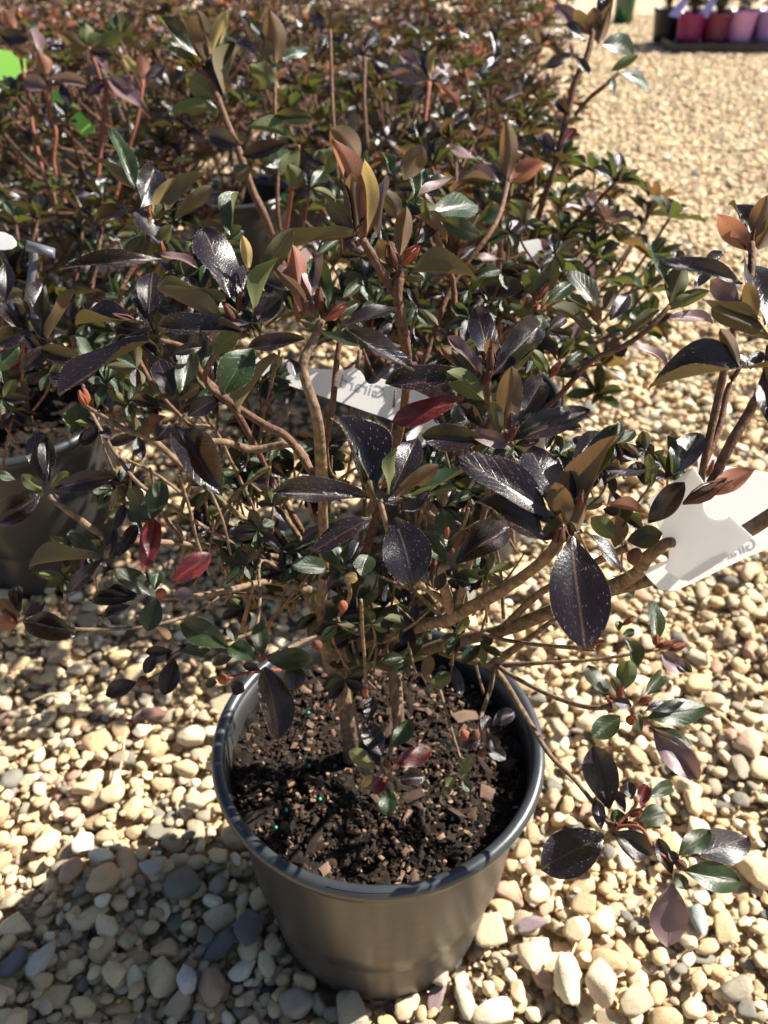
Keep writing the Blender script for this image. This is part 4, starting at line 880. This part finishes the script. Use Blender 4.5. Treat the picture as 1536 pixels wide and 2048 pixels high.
# ------------------------------------------------------------------ azaleas behind
def gen_plant(seed, h=0.34, spread=0.2, ncl=60, leaf=(0.024, 0.040), palette=(6, 3, 1, 0)):
    """stems as polylines and leaves as (matrix, material), in the plant's own space (soil level at 0)"""
    r_ = random.Random(seed); stems = []; leaves = []; buds = []
    prim = []
    for k in range(7):
        a = k * 2 * math.pi / 7 + r_.uniform(-.3, .3); rr = spread * r_.uniform(.3, .7)
        p0 = Vector((r_.uniform(-.012, .012), r_.uniform(-.012, .012), -0.004)); p1 = Vector((math.cos(a) * rr * .35, math.sin(a) * rr * .35, h * .25)); p2 = Vector((math.cos(a) * rr, math.sin(a) * rr, h * r_.uniform(.45, .6)))
        stems.append([(p0, .0055), (p1, .0042), (p2, .0030)]); prim.append((p1, p2))
    pm_ = [M_PUR] * palette[0] + [M_GRN] * palette[1] + [M_BRZ] * palette[2] + [M_RED] * palette[3] + [M_PAL] * (palette[4] if len(palette) > 4 else 0) + [M_PNK] * (palette[5] if len(palette) > 5 else 0)
    for k in range(ncl):
        p1, p2 = prim[k % 7]; a = r_.uniform(0, 6.283); rr = spread * math.sqrt(r_.random()) * 1.05
        low = r_.random() < 0.30
        z = h * (r_.uniform(.35, .75) if low else r_.uniform(.78, 1.08)) * (1 - 0.25 * (rr / spread) ** 2)
        tip = Vector((math.cos(a) * rr, math.sin(a) * rr, z)); s = p1.lerp(p2, r_.uniform(.3, 1))
        if (tip - s).length > spread * 1.3: s = s.lerp(tip, .4)
        midp = s.lerp(tip, .5) + Vector((0, 0, -0.02)) + Vector((tip.x, tip.y, 0)) * .15
        stems.append([(s, .0022), (midp, .0018), (tip, .0014)])
        ax = (tip - midp).normalized(); ax = (ax + Vector((0, 0, 1.0))).normalized()
        X = ax.cross(Vector((0, 1, 0.1))).normalized(); Y = ax.cross(X)
        nl = r_.randint(6, 9); big = r_.uniform(*leaf)
        cm = r_.choice(pm_)
        for q in range(nl):
            an = q * 2.4 + r_.uniform(-.3, .3); t = q / nl
            el = R(r_.uniform(5, 30) + 50 * t)          # inner ones stand up
            rad = X * math.cos(an) + Y * math.sin(an)
            d = rad * math.cos(el) + ax * math.sin(el); n = -rad * math.sin(el) + ax * math.cos(el)
            n = (n + Vector((r_.uniform(-.3, .3), r_.uniform(-.3, .3), 0))).normalized()
            L = big * r_.uniform(.75, 1.15) * (1 - .35 * t); base = tip + rad * .002
            leaves.append((Matrix.Translation(base) @ frame(d, n) @ Matrix.Diagonal((L * r_.uniform(.36, .46), L, L, 1)), cm if r_.random() < .7 else r_.choice(pm_)))
        buds.append((tip, ax))
        if r_.random() < .6:      # a few stray leaves down the shoot
            for q in range(3):
                b = midp.lerp(tip, r_.random()); an = r_.uniform(0, 6.28); d = Vector((math.cos(an), math.sin(an), r_.uniform(-.1, .6))).normalized(); L = r_.uniform(*leaf) * .7
                leaves.append((Matrix.Translation(b) @ frame(d, Vector((0.1, -.1, 1))) @ Matrix.Diagonal((L * .42, L, L, 1)), r_.choice([M_GRN, M_GRN, M_PUR])))
    return stems, leaves, buds
def stem_parts(stems, parent, loc, split):
    V = []; Fc = []
    for k, s in enumerate(stems):
        if k < split:
            v, f = tube_geo([(p + loc, r) for p, r in s], 3, 6, .2); o = put('trunk' if k < 7 else 'branch', mesh('branch', v, f, True), M_BARK if k < 7 else M_TWIG, parent); o.matrix_basis = Matrix.Translation(-WL(parent))
        else: tube_geo([(p + loc, r) for p, r in s], 2, 5, 0, V, Fc)
    if V:
        o = put('twigs', mesh('twigs', V, Fc, True), M_TWIG, parent); o.matrix_basis = Matrix.Translation(-WL(parent)); tag(o, None, None, None, 'stuff')
def individual_azalea(seed, x, y, label,  hand=None, group=None, nsplit=60, maxleaf=300, **kw):
    loc = Vector((x, y, SOILZ)); t = empty('azalea', loc, label, 'shrub', group); i_near = y < 1.4
    stems, leaves, buds = gen_plant(seed, **kw)
    stem_parts(stems, t, loc, nsplit)
    nh = hand(t) if hand else 0
    def key(it):
        u, v, d = proj(loc + it[0].translation)
        return d if (-60 < u < 1600 and -60 < v < 1300) else d + 50
    leaves.sort(key=key); k = max(0, maxleaf - nh)
    for i, (m, mat) in enumerate(leaves[:k]): put('leaf', LEAFM[i % 5], mat, t, Matrix.Translation(loc) @ m)
    if leaves[k:]: stuff_foliage('outer_leaves', [(Matrix.Translation(loc) @ m, mat) for m, mat in leaves[k:]], t, loc, i_near)
    for i, (tip, ax) in enumerate(buds[:40]):
        put('flower_bud', BUD[i % 4], None, t, Matrix.Translation(loc + tip) @ frame(ax, Vector((.3, -1, .1))) @ Matrix.Rotation(R(-90), 4, 'X') @ Matrix.Scale(.008, 4))
    return t

def handB(t):
    L = [
     (0.66, [(400,125,313,32,28,'h'),(410,130,368,36,52,'b'),(418,120,388,18,26,'b'),(420,110,451,20,30,'y'),(430,150,456,54,30,'h'),(445,200,466,82,22,'t'),(390,130,332,100,18,'h'),(430,196,372,150,46,'v'),(436,220,341,229,26,'v'),
             (552,126,545,28,48,'b'),(535,100,504,38,20,'h'),(560,120,624,88,22,'h'),(556,176,498,130,46,'v'),(524,120,458,65,20,'t'),(545,130,530,80,30,'u')]),
     (0.62, [(550,230,624,234,32,'g'),(590,280,499,245,26,'v'),(528,332,596,308,36,'h'),(575,286,484,311,32,'t'),(640,350,660,300,50,'v'),(720,322,657,256,60,'b'),(600,300,560,350,40,'v'),(610,300,650,330,34,'t'),(480,290,410,262,40,'k'),(500,330,470,360,34,'u'),
             (600,380,580,330,36,'v'),(640,400,660,350,30,'t')]),
     (0.70, [(1014,360,1018,247,38,'b'),(1018,362,1084,325,42,'c'),(990,347,907,285,10,'p'),(1000,362,915,355,14,'p'),(1010,360,980,320,22,'t'),(1010,420,960,440,34,'g'),(1020,400,1060,440,32,'v'),(1000,410,975,370,30,'g')]),
     (0.92, [(858,165,800,100,24,'p'),(862,160,868,95,18,'y'),(855,165,778,150,26,'p'),(868,165,925,212,22,'c'),(860,160,905,125,28,'p'),(850,160,835,100,22,'s'),(862,170,900,150,22,'t'),(855,175,820,200,22,'t'),
             (985,60,990,120,20,'s'),(940,80,905,50,20,'s'),(960,150,1000,110,22,'t'),(720,110,760,60,26,'t'),(735,120,700,80,24,'p'),(740,115,780,140,24,'s'),(650,60,620,20,26,'t'),(655,60,690,25,26,'b'),(655,70,640,110,24,'t'),(1010,200,1050,180,22,'s'),(905,250,940,225,22,'t')]),
    ]
    n = 0
    for d0, ls in L:
        for lf in ls: hand_leaf(t, *lf[:6], d0, None, LEAF); n += 1
    branch(t, [(425,165,.66,16),(450,235,.66,16),(480,310,.665,16),(505,380,.67,17),(540,460,.68,18),(600,640,.75,18)], M_TWIG)
    branch(t, [(550,165,.66,10),(550,230,.66,9),(556,330,.665,9),(558,450,.68,10),(600,600,.74,12)], M_TWIG)
    branch(t, [(597,290,.62,9),(590,340,.63,10),(578,420,.65,10),(570,480,.67,11)], M_SHOOT)
    branch(t, [(400,140,.66,14),(425,165,.66,16)], M_SHOOT)
    branch(t, [(1015,365,.70,12),(1005,400,.70,12),(1000,500,.71,14),(980,700,.78,15)], M_TWIG)
    branch(t, [(858,165,.92,12), (850,240,.92,11), (840,330,.93,12)], M_SHOOT)
    branch(t, [(730,115,.92,10), (728,200,.92,10), (735,300,.93,11)], M_TWIG)
    branch(t, [(660,60,.8,9),(664,180,.8,9),(668,260,.8,9),(680,420,.82,10)], M_TWIG)
    return n
def handC(t):
    L = [(0.78, [(1170,85,1128,48,30,'s'),(1195,90,1220,12,30,'b'),(1205,88,1280,95,52,'h'),(1238,146,1304,176,28,'h'),(1223,142,1275,110,20,'v'),(1186,70,1188,15,36,'b'),(1143,108,1092,132,22,'t'),(1222,150,1230,188,12,'h'),(1165,60,1110,5,26,'p'),
                  (1180,70,1150,20,30,'b'),(1200,60,1222,-20,34,'t'),(1150,110,1180,150,18,'t'),(1140,230,1110,200,22,'t'),(1110,310,1080,260,26,'t'),(1120,290,1150,260,20,'r')])]
    for d0, ls in L:
        for lf in ls: hand_leaf(t, *lf[:6], d0, None, LEAF)
    branch(t, [(1186,60,.78,13),(1175,110,.78,14),(1148,170,.785,15),(1138,215,.79,15),(1108,340,.80,14),(1088,395,.82,14),(1060,500,.9,14)], M_TWIG)
    branch(t, [(1238,145,.78,10),(1205,175,.78,10),(1180,195,.785,10),(1150,230,.79,10)], M_TWIG)
    return len(L[0][1])
def handD(t):
    L = [(0.98, [(96,149,79,108,35,'c'),(82,106,68,51,22,'p'),(104,158,176,166,24,'p'),(98,177,52,160,36,'p'),(0,70,56,78,34,'t'),(178,92,170,44,32,'v'),(182,95,247,64,28,'v'),(175,98,118,64,32,'b'),(180,98,202,68,32,'v'),
                 (210,156,174,128,30,'p'),(215,158,286,214,32,'p'),(215,155,280,178,22,'p'),(212,150,196,106,18,'p'),(287,155,284,106,28,'c'),(280,150,245,110,20,'y'),(95,102,126,84,24,'s'),(104,92,130,100,22,'s'),(30,60,5,20,30,'c'),
                 (60,110,20,96,26,'b'),(120,170,140,210,22,'t'),(100,160,128,130,24,'t'),(210,160,170,190,24,'t'),(180,100,225,110,22,'t'),(290,160,330,130,24,'t')])]
    for d0, ls in L:
        for lf in ls: hand_leaf(t, *lf[:6], d0, None, LEAFM)
    for q in ([(101,160,.98,9),(98,230,.98,8),(112,262,.98,9),(108,330,.99,10),(135,420,1.0,11)], [(213,160,.98,12),(208,230,.98,11),(200,300,.99,11),(195,400,1.0,12)], [(178,95,.98,8),(192,130,.98,8),(207,175,.98,9)], [(287,160,.98,8),(275,240,.98,8),(250,320,.99,9),(225,420,1.0,10)],
              [(30,60,1.0,8),(50,160,1.0,8),(75,300,1.0,9),(110,420,1.0,10)]): branch(t, q, M_SHOOT)
    return len(L[0][1])
names = {0: ('azalea directly behind the front one, tall purple shoots with bronze leaf undersides', handB), }
GREENY = (4, 5, 2, 0, 2, 0)
near_labels = [
 'azalea directly behind the front one with tall bronze and green shoots',
 'azalea in the black pot at the left edge beside the front azalea',
 'azalea at the right end of the second row, its tall shoot over the gravel',
 'middle azalea of the second row behind the front one',
 'red tinged azalea at the far left of the second row near the lime green tags',
]
MIDL = []; MIDP = []
for i_, (x_, y_) in enumerate(BGPOTS[5:11]):
    row = min(range(len(rows)), key=lambda q: abs(rows[q] - y_)); mates = sorted([b for b in BGPOTS if abs(b[1] - rows[row]) < .1 and BGPOTS.index(b) > 1], key=lambda b: -b[0])
    k_ = mates.index((x_, y_)); rn = ['front', 'second', 'third', 'fourth', 'fifth'][row]; kn = ['at the right end', 'second from the right end', 'third from the right end', 'fourth from the right end'][k_]
    MIDL.append('blurred dark azalea %s of the %s row back' % (kn, rn)); MIDP.append('black nursery pot %s of the %s row back' % (kn, rn))
far_pos = []
for i, (x, y) in enumerate(BGPOTS):
    if i < 5:
        hd = handB if i == 0 else handC if i == 2 else handD if i == 4 else None
        kw = dict(h=0.335 if i else 0.30, spread=0.20, ncl=95 if i else 120, palette=GREENY if i == 0 else (7, 3, 1, 0))
        if i == 1: kw = dict(h=0.27, spread=0.21, ncl=105, palette=(7, 4, 0, 0))
        if i == 4: kw = dict(h=0.30, spread=0.21, ncl=64, palette=(2, 1, 3, 0, 5, 4))
        individual_azalea(100 + i, x, y, near_labels[i], hd, None, 60, 300, **kw)
        nursery_pot(Vector((x, y, 0)), ['black nursery pot just behind the front azalea, mostly hidden by stems', 'black nursery pot with a bright glare at the left edge', 'black nursery pot at the right end of the second row', 'black nursery pot in the middle of the second row', 'black nursery pot at the far left of the second row'][i])
        V, Fc = soil_geo(0.1055, 18, 0.006, i + 2)
        s = put('potting_soil', mesh('potting_soil', V, Fc, True), M_SOIL, None, Matrix.Translation((x, y, SOILZ)))
        tag(s, 'dark soil in the ' + ['pot just behind the front azalea', 'glossy pot at the left edge', 'pot at the right end of the second row', 'middle pot of the second row', 'far left pot of the second row'][i], 'soil')
        V, Fc = chips(None, Vector((0, 0, 0)), 260, 0.101, 0.0015, 0.004, 80 + i, True)
        tag(put('bark_chips', mesh('bark_chips', V, Fc, False), mats_ch[1], s, Matrix.Translation((x, y, SOILZ))), None, None, None, 'stuff')
    elif i < 11:
        kw = dict(h=0.34, spread=0.21, ncl=60, leaf=(.022, .036), palette=(3, 1, 4, 0, 6, 4) if x < -.3 else (6, 3, 3, 0, 4, 2))
        individual_azalea(100 + i, x, y, MIDL[i - 5], None, 'azaleas in the middle rows of the nursery block', 7, 220, **kw)
        nursery_pot(Vector((x, y, 0)), MIDP[i - 5], 'pots in the middle rows of the nursery block')
    else: far_pos.append((x, y))
protos = []
for v in range(4):
    stems, leaves, buds = gen_plant(500 + v, h=0.36, spread=0.22, ncl=62, leaf=(.022, .034), palette=(6, 2, 3, 0, 7, 3)); protos.append((stems, leaves))
proto_obj = []
for k, (x, y) in enumerate(far_pos):
    loc = Vector((x, y, SOILZ)); v = k % 4
    t = empty('azalea', loc, 'blurred dark azalea in the distant rows of the nursery block', 'shrub', 'azaleas in the distant rows of the nursery block')
    if k < 4:
        stems, leaves = protos[v]; V = []; Fc = []
        for s in stems[:7]: tube_geo(s, 2, 5, 0, V, Fc)
        m1 = mesh('trunk', V, Fc, True); V = []; Fc = []
        for s in stems[7:]: tube_geo(s, 1, 4, 0, V, Fc)
        m2 = mesh('twigs', V, Fc, True)
        fo = stuff_foliage('foliage', leaves, t, Vector((0, 0, 0))); fo.location = (0, 0, 0)
        proto_obj.append((m1, m2, fo.data)); rz = 0
    else:
        rz = random.uniform(0, 6.28); fo = put('foliage', proto_obj[v][2], None, t); fo.matrix_basis = Matrix.Rotation(rz, 4, 'Z'); tag(fo, None, None, None, 'stuff')
    for nm, me, mt in (('trunk', proto_obj[v][0], M_BARK), ('twigs', proto_obj[v][1], M_TWIG)):
        o = put(nm, me, mt, t); o.matrix_basis = Matrix.Rotation(rz, 4, 'Z')
        tag(o, None, None, None, 'stuff')
    nursery_pot(Vector((x, y, 0)), 'black nursery pot under a distant azalea', 'pots in the distant rows of the nursery block')

# ------------------------------------------------------------------ dry straws on the gravel
M_STRAW = simple('dry_straw', (0.50, 0.40, 0.25), 0.7)
for (a, b, lab) in (((1370, 1392), (1478, 1462), 'pale dry straw on the gravel right of the pot beyond the low leaf whorls'), ((1120, 1965), (1155, 1880), 'short dry straw on the gravel near the bottom right corner'),
                    ((236, 1560), (248, 1470), 'thin dry straw on the sunlit gravel left of the pot'), ((60, 1405), (130, 1388), 'bent dry straw on the gravel at the left edge'), ((1330, 1490), (1385, 1530), 'brown dry stalk on the gravel under the lower right whorl')):
    A = G(*a, .0125); B = G(*b, .0125); m_ = A.lerp(B, .5) + Vector((0.002, 0.003, .003))
    V, Fc = tube_geo([(A, .0008), (m_, .0010), (B, .0006)], 5, 6, .3)
    o = put('dry_straw', mesh('dry_straw', [v - A for v in V], Fc, True), M_STRAW, None, Matrix.Translation(A)); tag(o, lab, 'straw')

# ------------------------------------------------------------------ plant tags
def slab(name, poly, thick, mat, parent=None, sub=0):
    """poly: world points (roughly planar outline) -> thin solid sheet"""
    n = Vector((0, 0, 0)); c = sum(poly, Vector()) / len(poly)
    for i in range(len(poly)): n += (poly[i] - c).cross(poly[(i + 1) % len(poly)] - c)
    n.normalize(); k = len(poly)
    V = [p + n * thick / 2 for p in poly] + [p - n * thick / 2 for p in poly]
    Fc = [tuple(range(k)), tuple(reversed(range(k, 2 * k)))] + [(i, i + k, (i + 1) % k + k, (i + 1) % k) for i in range(k)]
    me = mesh(name, V, Fc, False)
    o = put(name, me, mat, parent)
    if parent: o.matrix_basis = Matrix.Translation(-WL(parent))
    return o, n
def ribbon(name, top, bot, mat, parent, thick=0.0004, n=4):
    """band between two world polylines, solid"""
    A = [p for p, _ in catmull([(p, 1) for p in top], n)]; B = [p for p, _ in catmull([(p, 1) for p in bot], n)]
    k = len(A); V = []; Fc = []
    nn = [((A[min(k - 1, i + 1)] - A[max(0, i - 1)]).cross(B[i] - A[i])).normalized() for i in range(k)]
    for s in (0.5, -0.5):
        for i in range(k): V += [A[i] + nn[i] * thick * s, B[i] + nn[i] * thick * s]
    for i in range(k - 1):
        a = 2 * i; Fc.append((a, a + 1, a + 3, a + 2)); b = 2 * k + 2 * i; Fc.append((b, b + 2, b + 3, b + 1))
        Fc.append((a, a + 2, b + 2, b)); Fc.append((a + 1, b + 1, b + 3, a + 3))
    Fc.append((0, 2 * k, 2 * k + 1, 1)); e = 2 * k - 2; Fc.append((e, e + 1, 2 * k + e + 1, 2 * k + e))
    o = put(name, mesh(name, V, Fc, True), mat, parent); o.matrix_basis = Matrix.Translation(-WL(parent)); return o
def lettering(parent, text, a, b, up, size, off=0.0):
    """mirrored print: seen from behind; text runs from a (first letter) to b, lies off towards the camera"""
    d = (b - a).normalized(); cu = bpy.data.curves.new('lettering', 'FONT'); cu.body = text; cu.size = size; cu.extrude = 0.00002
    cu.materials.append(M_INK)
    tmp = bpy.data.objects.new('lettering_curve', cu); me = bpy.data.meshes.new_from_object(tmp); bpy.data.objects.remove(tmp)
    o = bpy.data.objects.new('lettering', me); link(o)
    u = (up - d * up.dot(d)).normalized(); n = d.cross(u)
    m = Matrix((d, u, n)).transposed().to_4x4(); m.translation = a + (CAM - a).normalized() * off - WL(parent)
    o.parent = parent; o.matrix_basis = m; return o
# tag A: behind the middle stems
ta = empty('plant_tag', P(720, 780, .50), 'white plastic tag printed Girard in mirrored grey letters behind the middle stems', 'plant tag')
D = .50
top = [(500, 690), (526, 700), (560, 706), (600, 713), (650, 722), (700, 731)]
poly = [(505, 716), (560, 728), (640, 738), (690, 740), (708, 734), (720, 742), (728, 752), (731, 762), (738, 768), (748, 768), (757, 763), (762, 757), (800, 768), (850, 790), (895, 815),
        (889, 832), (872, 855), (830, 850), (783, 840), (730, 822), (679, 804), (620, 785), (560, 765), (515, 748)]
slab('tag_strip', [P(x, y, D) for x, y in reversed(poly)], 0.0004, M_TAG, ta)
ribbon('tag_end', [P(889, 815, D + .004), P(896, 825, D + .012), P(893, 850, D + .02)], [P(812, 868, D + .004), P(815, 890, D + .012), P(828, 912, D + .02)], M_TAG, ta)
lettering(ta, 'Girard', P(766, 798, D - .00035), P(676, 772, D - .00035), P(770, 780, D) - P(764, 805, D), 0.0105)
# tag B: folded round the branch on the right
tb = empty('plant_tag', P(1400, 1050, .36), 'large white tag folded round the branch at the right edge', 'plant tag')
D = .361
poly = [(1386, 934), (1402, 957), (1419, 983), (1411, 992), (1407, 1005), (1409, 1020), (1418, 1033), (1430, 1039), (1444, 1040), (1456, 1036), (1460, 1032), (1482, 1052), (1505, 1073), (1470, 1103), (1420, 1138), (1379, 1162), (1362, 1160),
        (1345, 1150), (1329, 1137), (1337, 1121), (1338, 1100), (1319, 1058), (1340, 1020), (1366, 968)]
slab('front_fold', [P(x, y, D - (x - 1400) * 0.00014) for x, y in reversed(poly)], 0.0005, M_TAG, tb)
poly = [(1386, 934), (1366, 968), (1319, 1058), (1306, 1030), (1300, 1010), (1296, 999), (1330, 975), (1360, 955)]
slab('side_fold', [P(x, y, D + .003 + (1386 - x) * 0.00022) for x, y in poly], 0.0005, M_TAG, tb)
poly = [(1395, 915), (1421, 903), (1441, 930), (1458, 933), (1500, 938), (1560, 950), (1560, 1078), (1500, 1078), (1430, 1060), (1400, 1000)]
slab('back_fold', [P(x, y, D + .03) for x, y in reversed(poly)], 0.0005, M_TAG, tb)
poly = [(1283, 1140), (1340, 1118), (1420, 1085), (1500, 1072), (1560, 1070), (1560, 1072), (1560, 1085), (1536, 1098), (1500, 1112), (1440, 1140), (1400, 1160), (1350, 1182), (1320, 1180), (1300, 1160)]
slab('lower_strip', [P(x, y, D + .024) for x, y in reversed(poly)], 0.0005, M_TAG, tb)
lettering(tb, 'Girard', P(1516, 1094, D + .0236), P(1462, 1116, D + .0236), P(1512, 1070, D) - P(1518, 1092, D), 0.0075)
def strap(name, label, pts, mat, cat='plant tag', half=None):
    t = empty(name, P(*pts[0][:3]), label, cat)
    top = [P(x, y - w / 2, d) for x, y, d, w in pts]; bot = [P(x + w * .2, y + w / 2, d - .002) for x, y, d, w in pts]
    ribbon('tag_strip', top, bot, mat, t); return t
t = empty('plant_tag', P(85, 520, .5), 'clear grey plastic tag loop on the stems at the left edge', 'plant tag')
M_CLR = simple('clear_grey_plastic', (0.16, 0.165, 0.18), 0.3, 0.5, trans=0.4)
ribbon('tag_strip', [P(54, 484, .56), P(58, 520, .56), P(52, 570, .56), P(45, 620, .57)], [P(72, 490, .56), P(76, 520, .56), P(68, 572, .56), P(58, 620, .57)], M_CLR, t)
ribbon('tag_loop', [P(52, 480, .56), P(80, 488, .555), P(110, 497, .56)], [P(52, 502, .56), P(80, 508, .555), P(110, 518, .56)], M_CLR, t)
t = empty('plant_tag', P(-20, 480, .52), 'rounded end of a white tag poking in at the left edge', 'plant tag')
pl = [(-60, 460), (-10, 462), (10, 465), (24, 472), (32, 482), (33, 492), (24, 498), (8, 500), (-20, 498), (-60, 495)]
slab('tag_strip', [P(x, y, .52) for x, y in reversed(pl)], .0005, M_TAG, t)
t = empty('plant_tag', P(25, 140, 1.25), 'tall lime green tag standing behind the red stems at the left edge', 'plant tag')
pl = [(-20, 96), (46, 108), (50, 112), (54, 168), (50, 172), (-20, 160)]
slab('tag_strip', [P(x, y, 1.25) for x, y in reversed(pl)], .0008, M_GREENTAG, t)
t = empty('plant_tag', P(130, 220, 1.2), 'slanting lime green tag lower among the left stems', 'plant tag')
pl = [(100, 186), (118, 178), (124, 179), (190, 258), (188, 264), (170, 272), (164, 271), (98, 192)]
slab('tag_strip', [P(x, y, 1.2) for x, y in reversed(pl)], .0008, M_GREENTAG, t)
t = empty('plant_tag', P(1060, 490, .72), 'small bright white tag behind the right hand green leaves', 'plant tag')
pl = [(1035, 485), (1075, 478), (1108, 492), (1100, 520), (1040, 525)]
slab('tag_strip', [P(x, y, .72) for x, y in reversed(pl)], .0005, M_TAG, t)

# ------------------------------------------------------------------ far display at the top right
def deco_pot(loc, r, h, mat, label, foliage_col=None):
    t = empty('flower_pot', loc, label, 'plant pot')
    prof = [(0, .003), (r * .72, .003), (r * .76, 0), (r * .80, h * .25), (r * .93, h * .85), (r * .96, h * .87), (r, h * .88), (r, h), (r * .95, h), (r * .93, h * .9), (0, h * .88)]
    V, Fc = revolve(prof, 40); put('pot_body', mesh('pot_body', V, Fc, True), mat, t, Matrix.Translation(loc))
    return t
far = []
M_MAG = simple('magenta_glaze', (0.24, 0.015, 0.11), 0.35, 0.5, .6, 20, (0.18, .01, .08))
M_CRM = simple('crimson_glaze', (0.17, 0.022, 0.055), 0.4, 0.5, .6, 20, (0.12, .018, .045))
M_LIL = simple('lilac_glaze', (0.55, 0.26, 0.50), 0.35, 0.5, .5, 20, (0.5, .24, .45))
M_VIO = simple('violet_glaze', (0.36, 0.22, 0.46), 0.35, 0.5, .5, 20, (0.32, .2, .42))
M_BLK = simple('black_plastic', (0.012, 0.012, 0.013), 0.5)
M_LILTAG = simple('lilac_card', (0.32, 0.32, 0.72), 0.5, .4, trans=.2)
M_BOT = simple('green_glaze', (0.010, 0.085, 0.035), 0.15, 0.6)
M_SILV = leaf_material('leaf_grey_green', [(0.07, 0.09, 0.06), (0.05, 0.07, 0.045)], [(0.10, 0.11, 0.08), (0.12, 0.12, 0.09)], ((.2, .25, .1), (.2, .25, .1)), .15, .5, False)
base = G(1440, 100); Yb = base.y; kx = (base - CAM).dot(_fw) / F
TR0 = Vector((base.x, Yb + 0.11, 0))
tr = empty('plant_tray', TR0 + Vector((0.05, 0, 0)), 'low black tray on the gravel holding the row of bright pots', 'tray')
def box_geo(cx, cy, cz, sx, sy, sz, V, Fc):
    b = len(V)
    for dx in (-1, 1):
        for dy in (-1, 1):
            for dz in (-1, 1): V.append(Vector((cx + dx * sx / 2, cy + dy * sy / 2, cz + dz * sz / 2)))
    for f in ((0, 1, 3, 2), (4, 6, 7, 5), (0, 4, 5, 1), (2, 3, 7, 6), (0, 2, 6, 4), (1, 5, 7, 3)): Fc.append(tuple(b + i for i in f))
V = []; Fc = []; TW = 0.95
box_geo(TW / 2 - .27, 0, 0.008, TW, .38, .012, V, Fc)
o = put('tray_base', mesh('tray_base', V, Fc, False), M_BLK, tr, Matrix.Translation(TR0))
for nm, a in (('tray_side', (TW / 2 - .27, -.195, .022, TW + .02, .008, .04)), ('tray_side', (TW / 2 - .27, .195, .022, TW + .02, .008, .04)), ('tray_end', (-.275, 0, .022, .008, .38, .04)), ('tray_end', (TW - .265, 0, .022, .008, .38, .04))):
    V = []; Fc = []; box_geo(*a, V, Fc); put(nm, mesh(nm, V, Fc, False), M_BLK, tr, Matrix.Translation(TR0))
def far_plant(loc, seed, label, h=.14, mat=None):
    r2 = random.Random(seed); t = empty('bedding_plant', loc, label, 'plant'); it = []
    V = []; Fc = []
    for k in range(9):
        a = r2.uniform(0, 6.28); q = Vector((math.cos(a) * r2.uniform(.02, .07), math.sin(a) * r2.uniform(.02, .07), h * r2.uniform(.5, 1)))
        tube_geo([(Vector((0, 0, -.01)), .003), (q * .5 + Vector((0, 0, .02)), .002), (q, .0015)], 2, 5, 0, V, Fc)
        for j in range(26):
            b = q * r2.uniform(.4, 1.05) + Vector((r2.uniform(-.03, .03), r2.uniform(-.03, .03), r2.uniform(-.02, .03))); d = Vector((r2.uniform(-1, 1), r2.uniform(-1, 1), r2.uniform(-.1, 1))).normalized(); L = r2.uniform(.02, .04)
            it.append((Matrix.Translation(loc + b) @ frame(d, Vector((.1, -.2, 1))) @ Matrix.Diagonal((L * .5, L, L, 1)), mat or M_SILV))
    o = put('stems', mesh('stems', V, Fc, True), M_TWIG, t); o.matrix_basis = Matrix.Identity(4)
    stuff_foliage('foliage', it, t, loc)
specs = [(1354, M_BLK, 'black', .16), (1378, M_MAG, 'magenta', .155), (1429, M_CRM, 'dark crimson', .155), (1478, M_LIL, 'light pink purple', .165), (1534, M_VIO, 'violet', .165), (1590, M_CRM, 'wine red', .16)]
for j, (px, mt, cn, h) in enumerate(specs):
    X = (px - 768) * kx; y = TR0.y - .06; x = X
    if cn == 'black': x -= .02; y = TR0.y + .10
    deco_pot(Vector((x, y, .0145)), .078, h, mt, '%s glazed pot standing in the black tray' % cn)
    far_plant(Vector((x, y, .0145 + h * .9)), j, 'grey green plant growing in the %s pot' % cn, .16)
for j, (px, cn) in enumerate(((1400, 'magenta'), (1455, 'crimson'), (1510, 'lilac'), (1560, 'violet'))):
    X = (px - 768) * kx; deco_pot(Vector((X, TR0.y + .11, .0145)), .072, .15, M_BLK, 'black pot behind the %s one in the tray' % cn); far_plant(Vector((X, TR0.y + .11, .15)), 40 + j, 'dark plant at the back of the tray behind the %s pot' % cn, .2, M_GRN)
for (px, py, s) in ((1362, 28, 1), (1420, 38, -1)):
    c = Vector(((px - 768) * kx * .97, TR0.y - .13, .20)); t = empty('price_tag', c, 'lilac blue care tag leaning over the %s pot' % ('magenta' if s > 0 else 'dark crimson'), 'plant tag')
    slab('card', [c + Vector(v) for v in ((-.06, 0, -.04), (.0, .004, -.05), (.035, .012, .03), (.02, .016, .06), (-.02, .01, .01))], .001, M_LILTAG, t)
gb = G(1250, 48); deco_pot(Vector((gb.x, gb.y + .07, 0)), .078, .42, M_BOT, 'tall dark green glossy pot at the top edge beyond the azaleas')
print('objects', len(sc.objects))
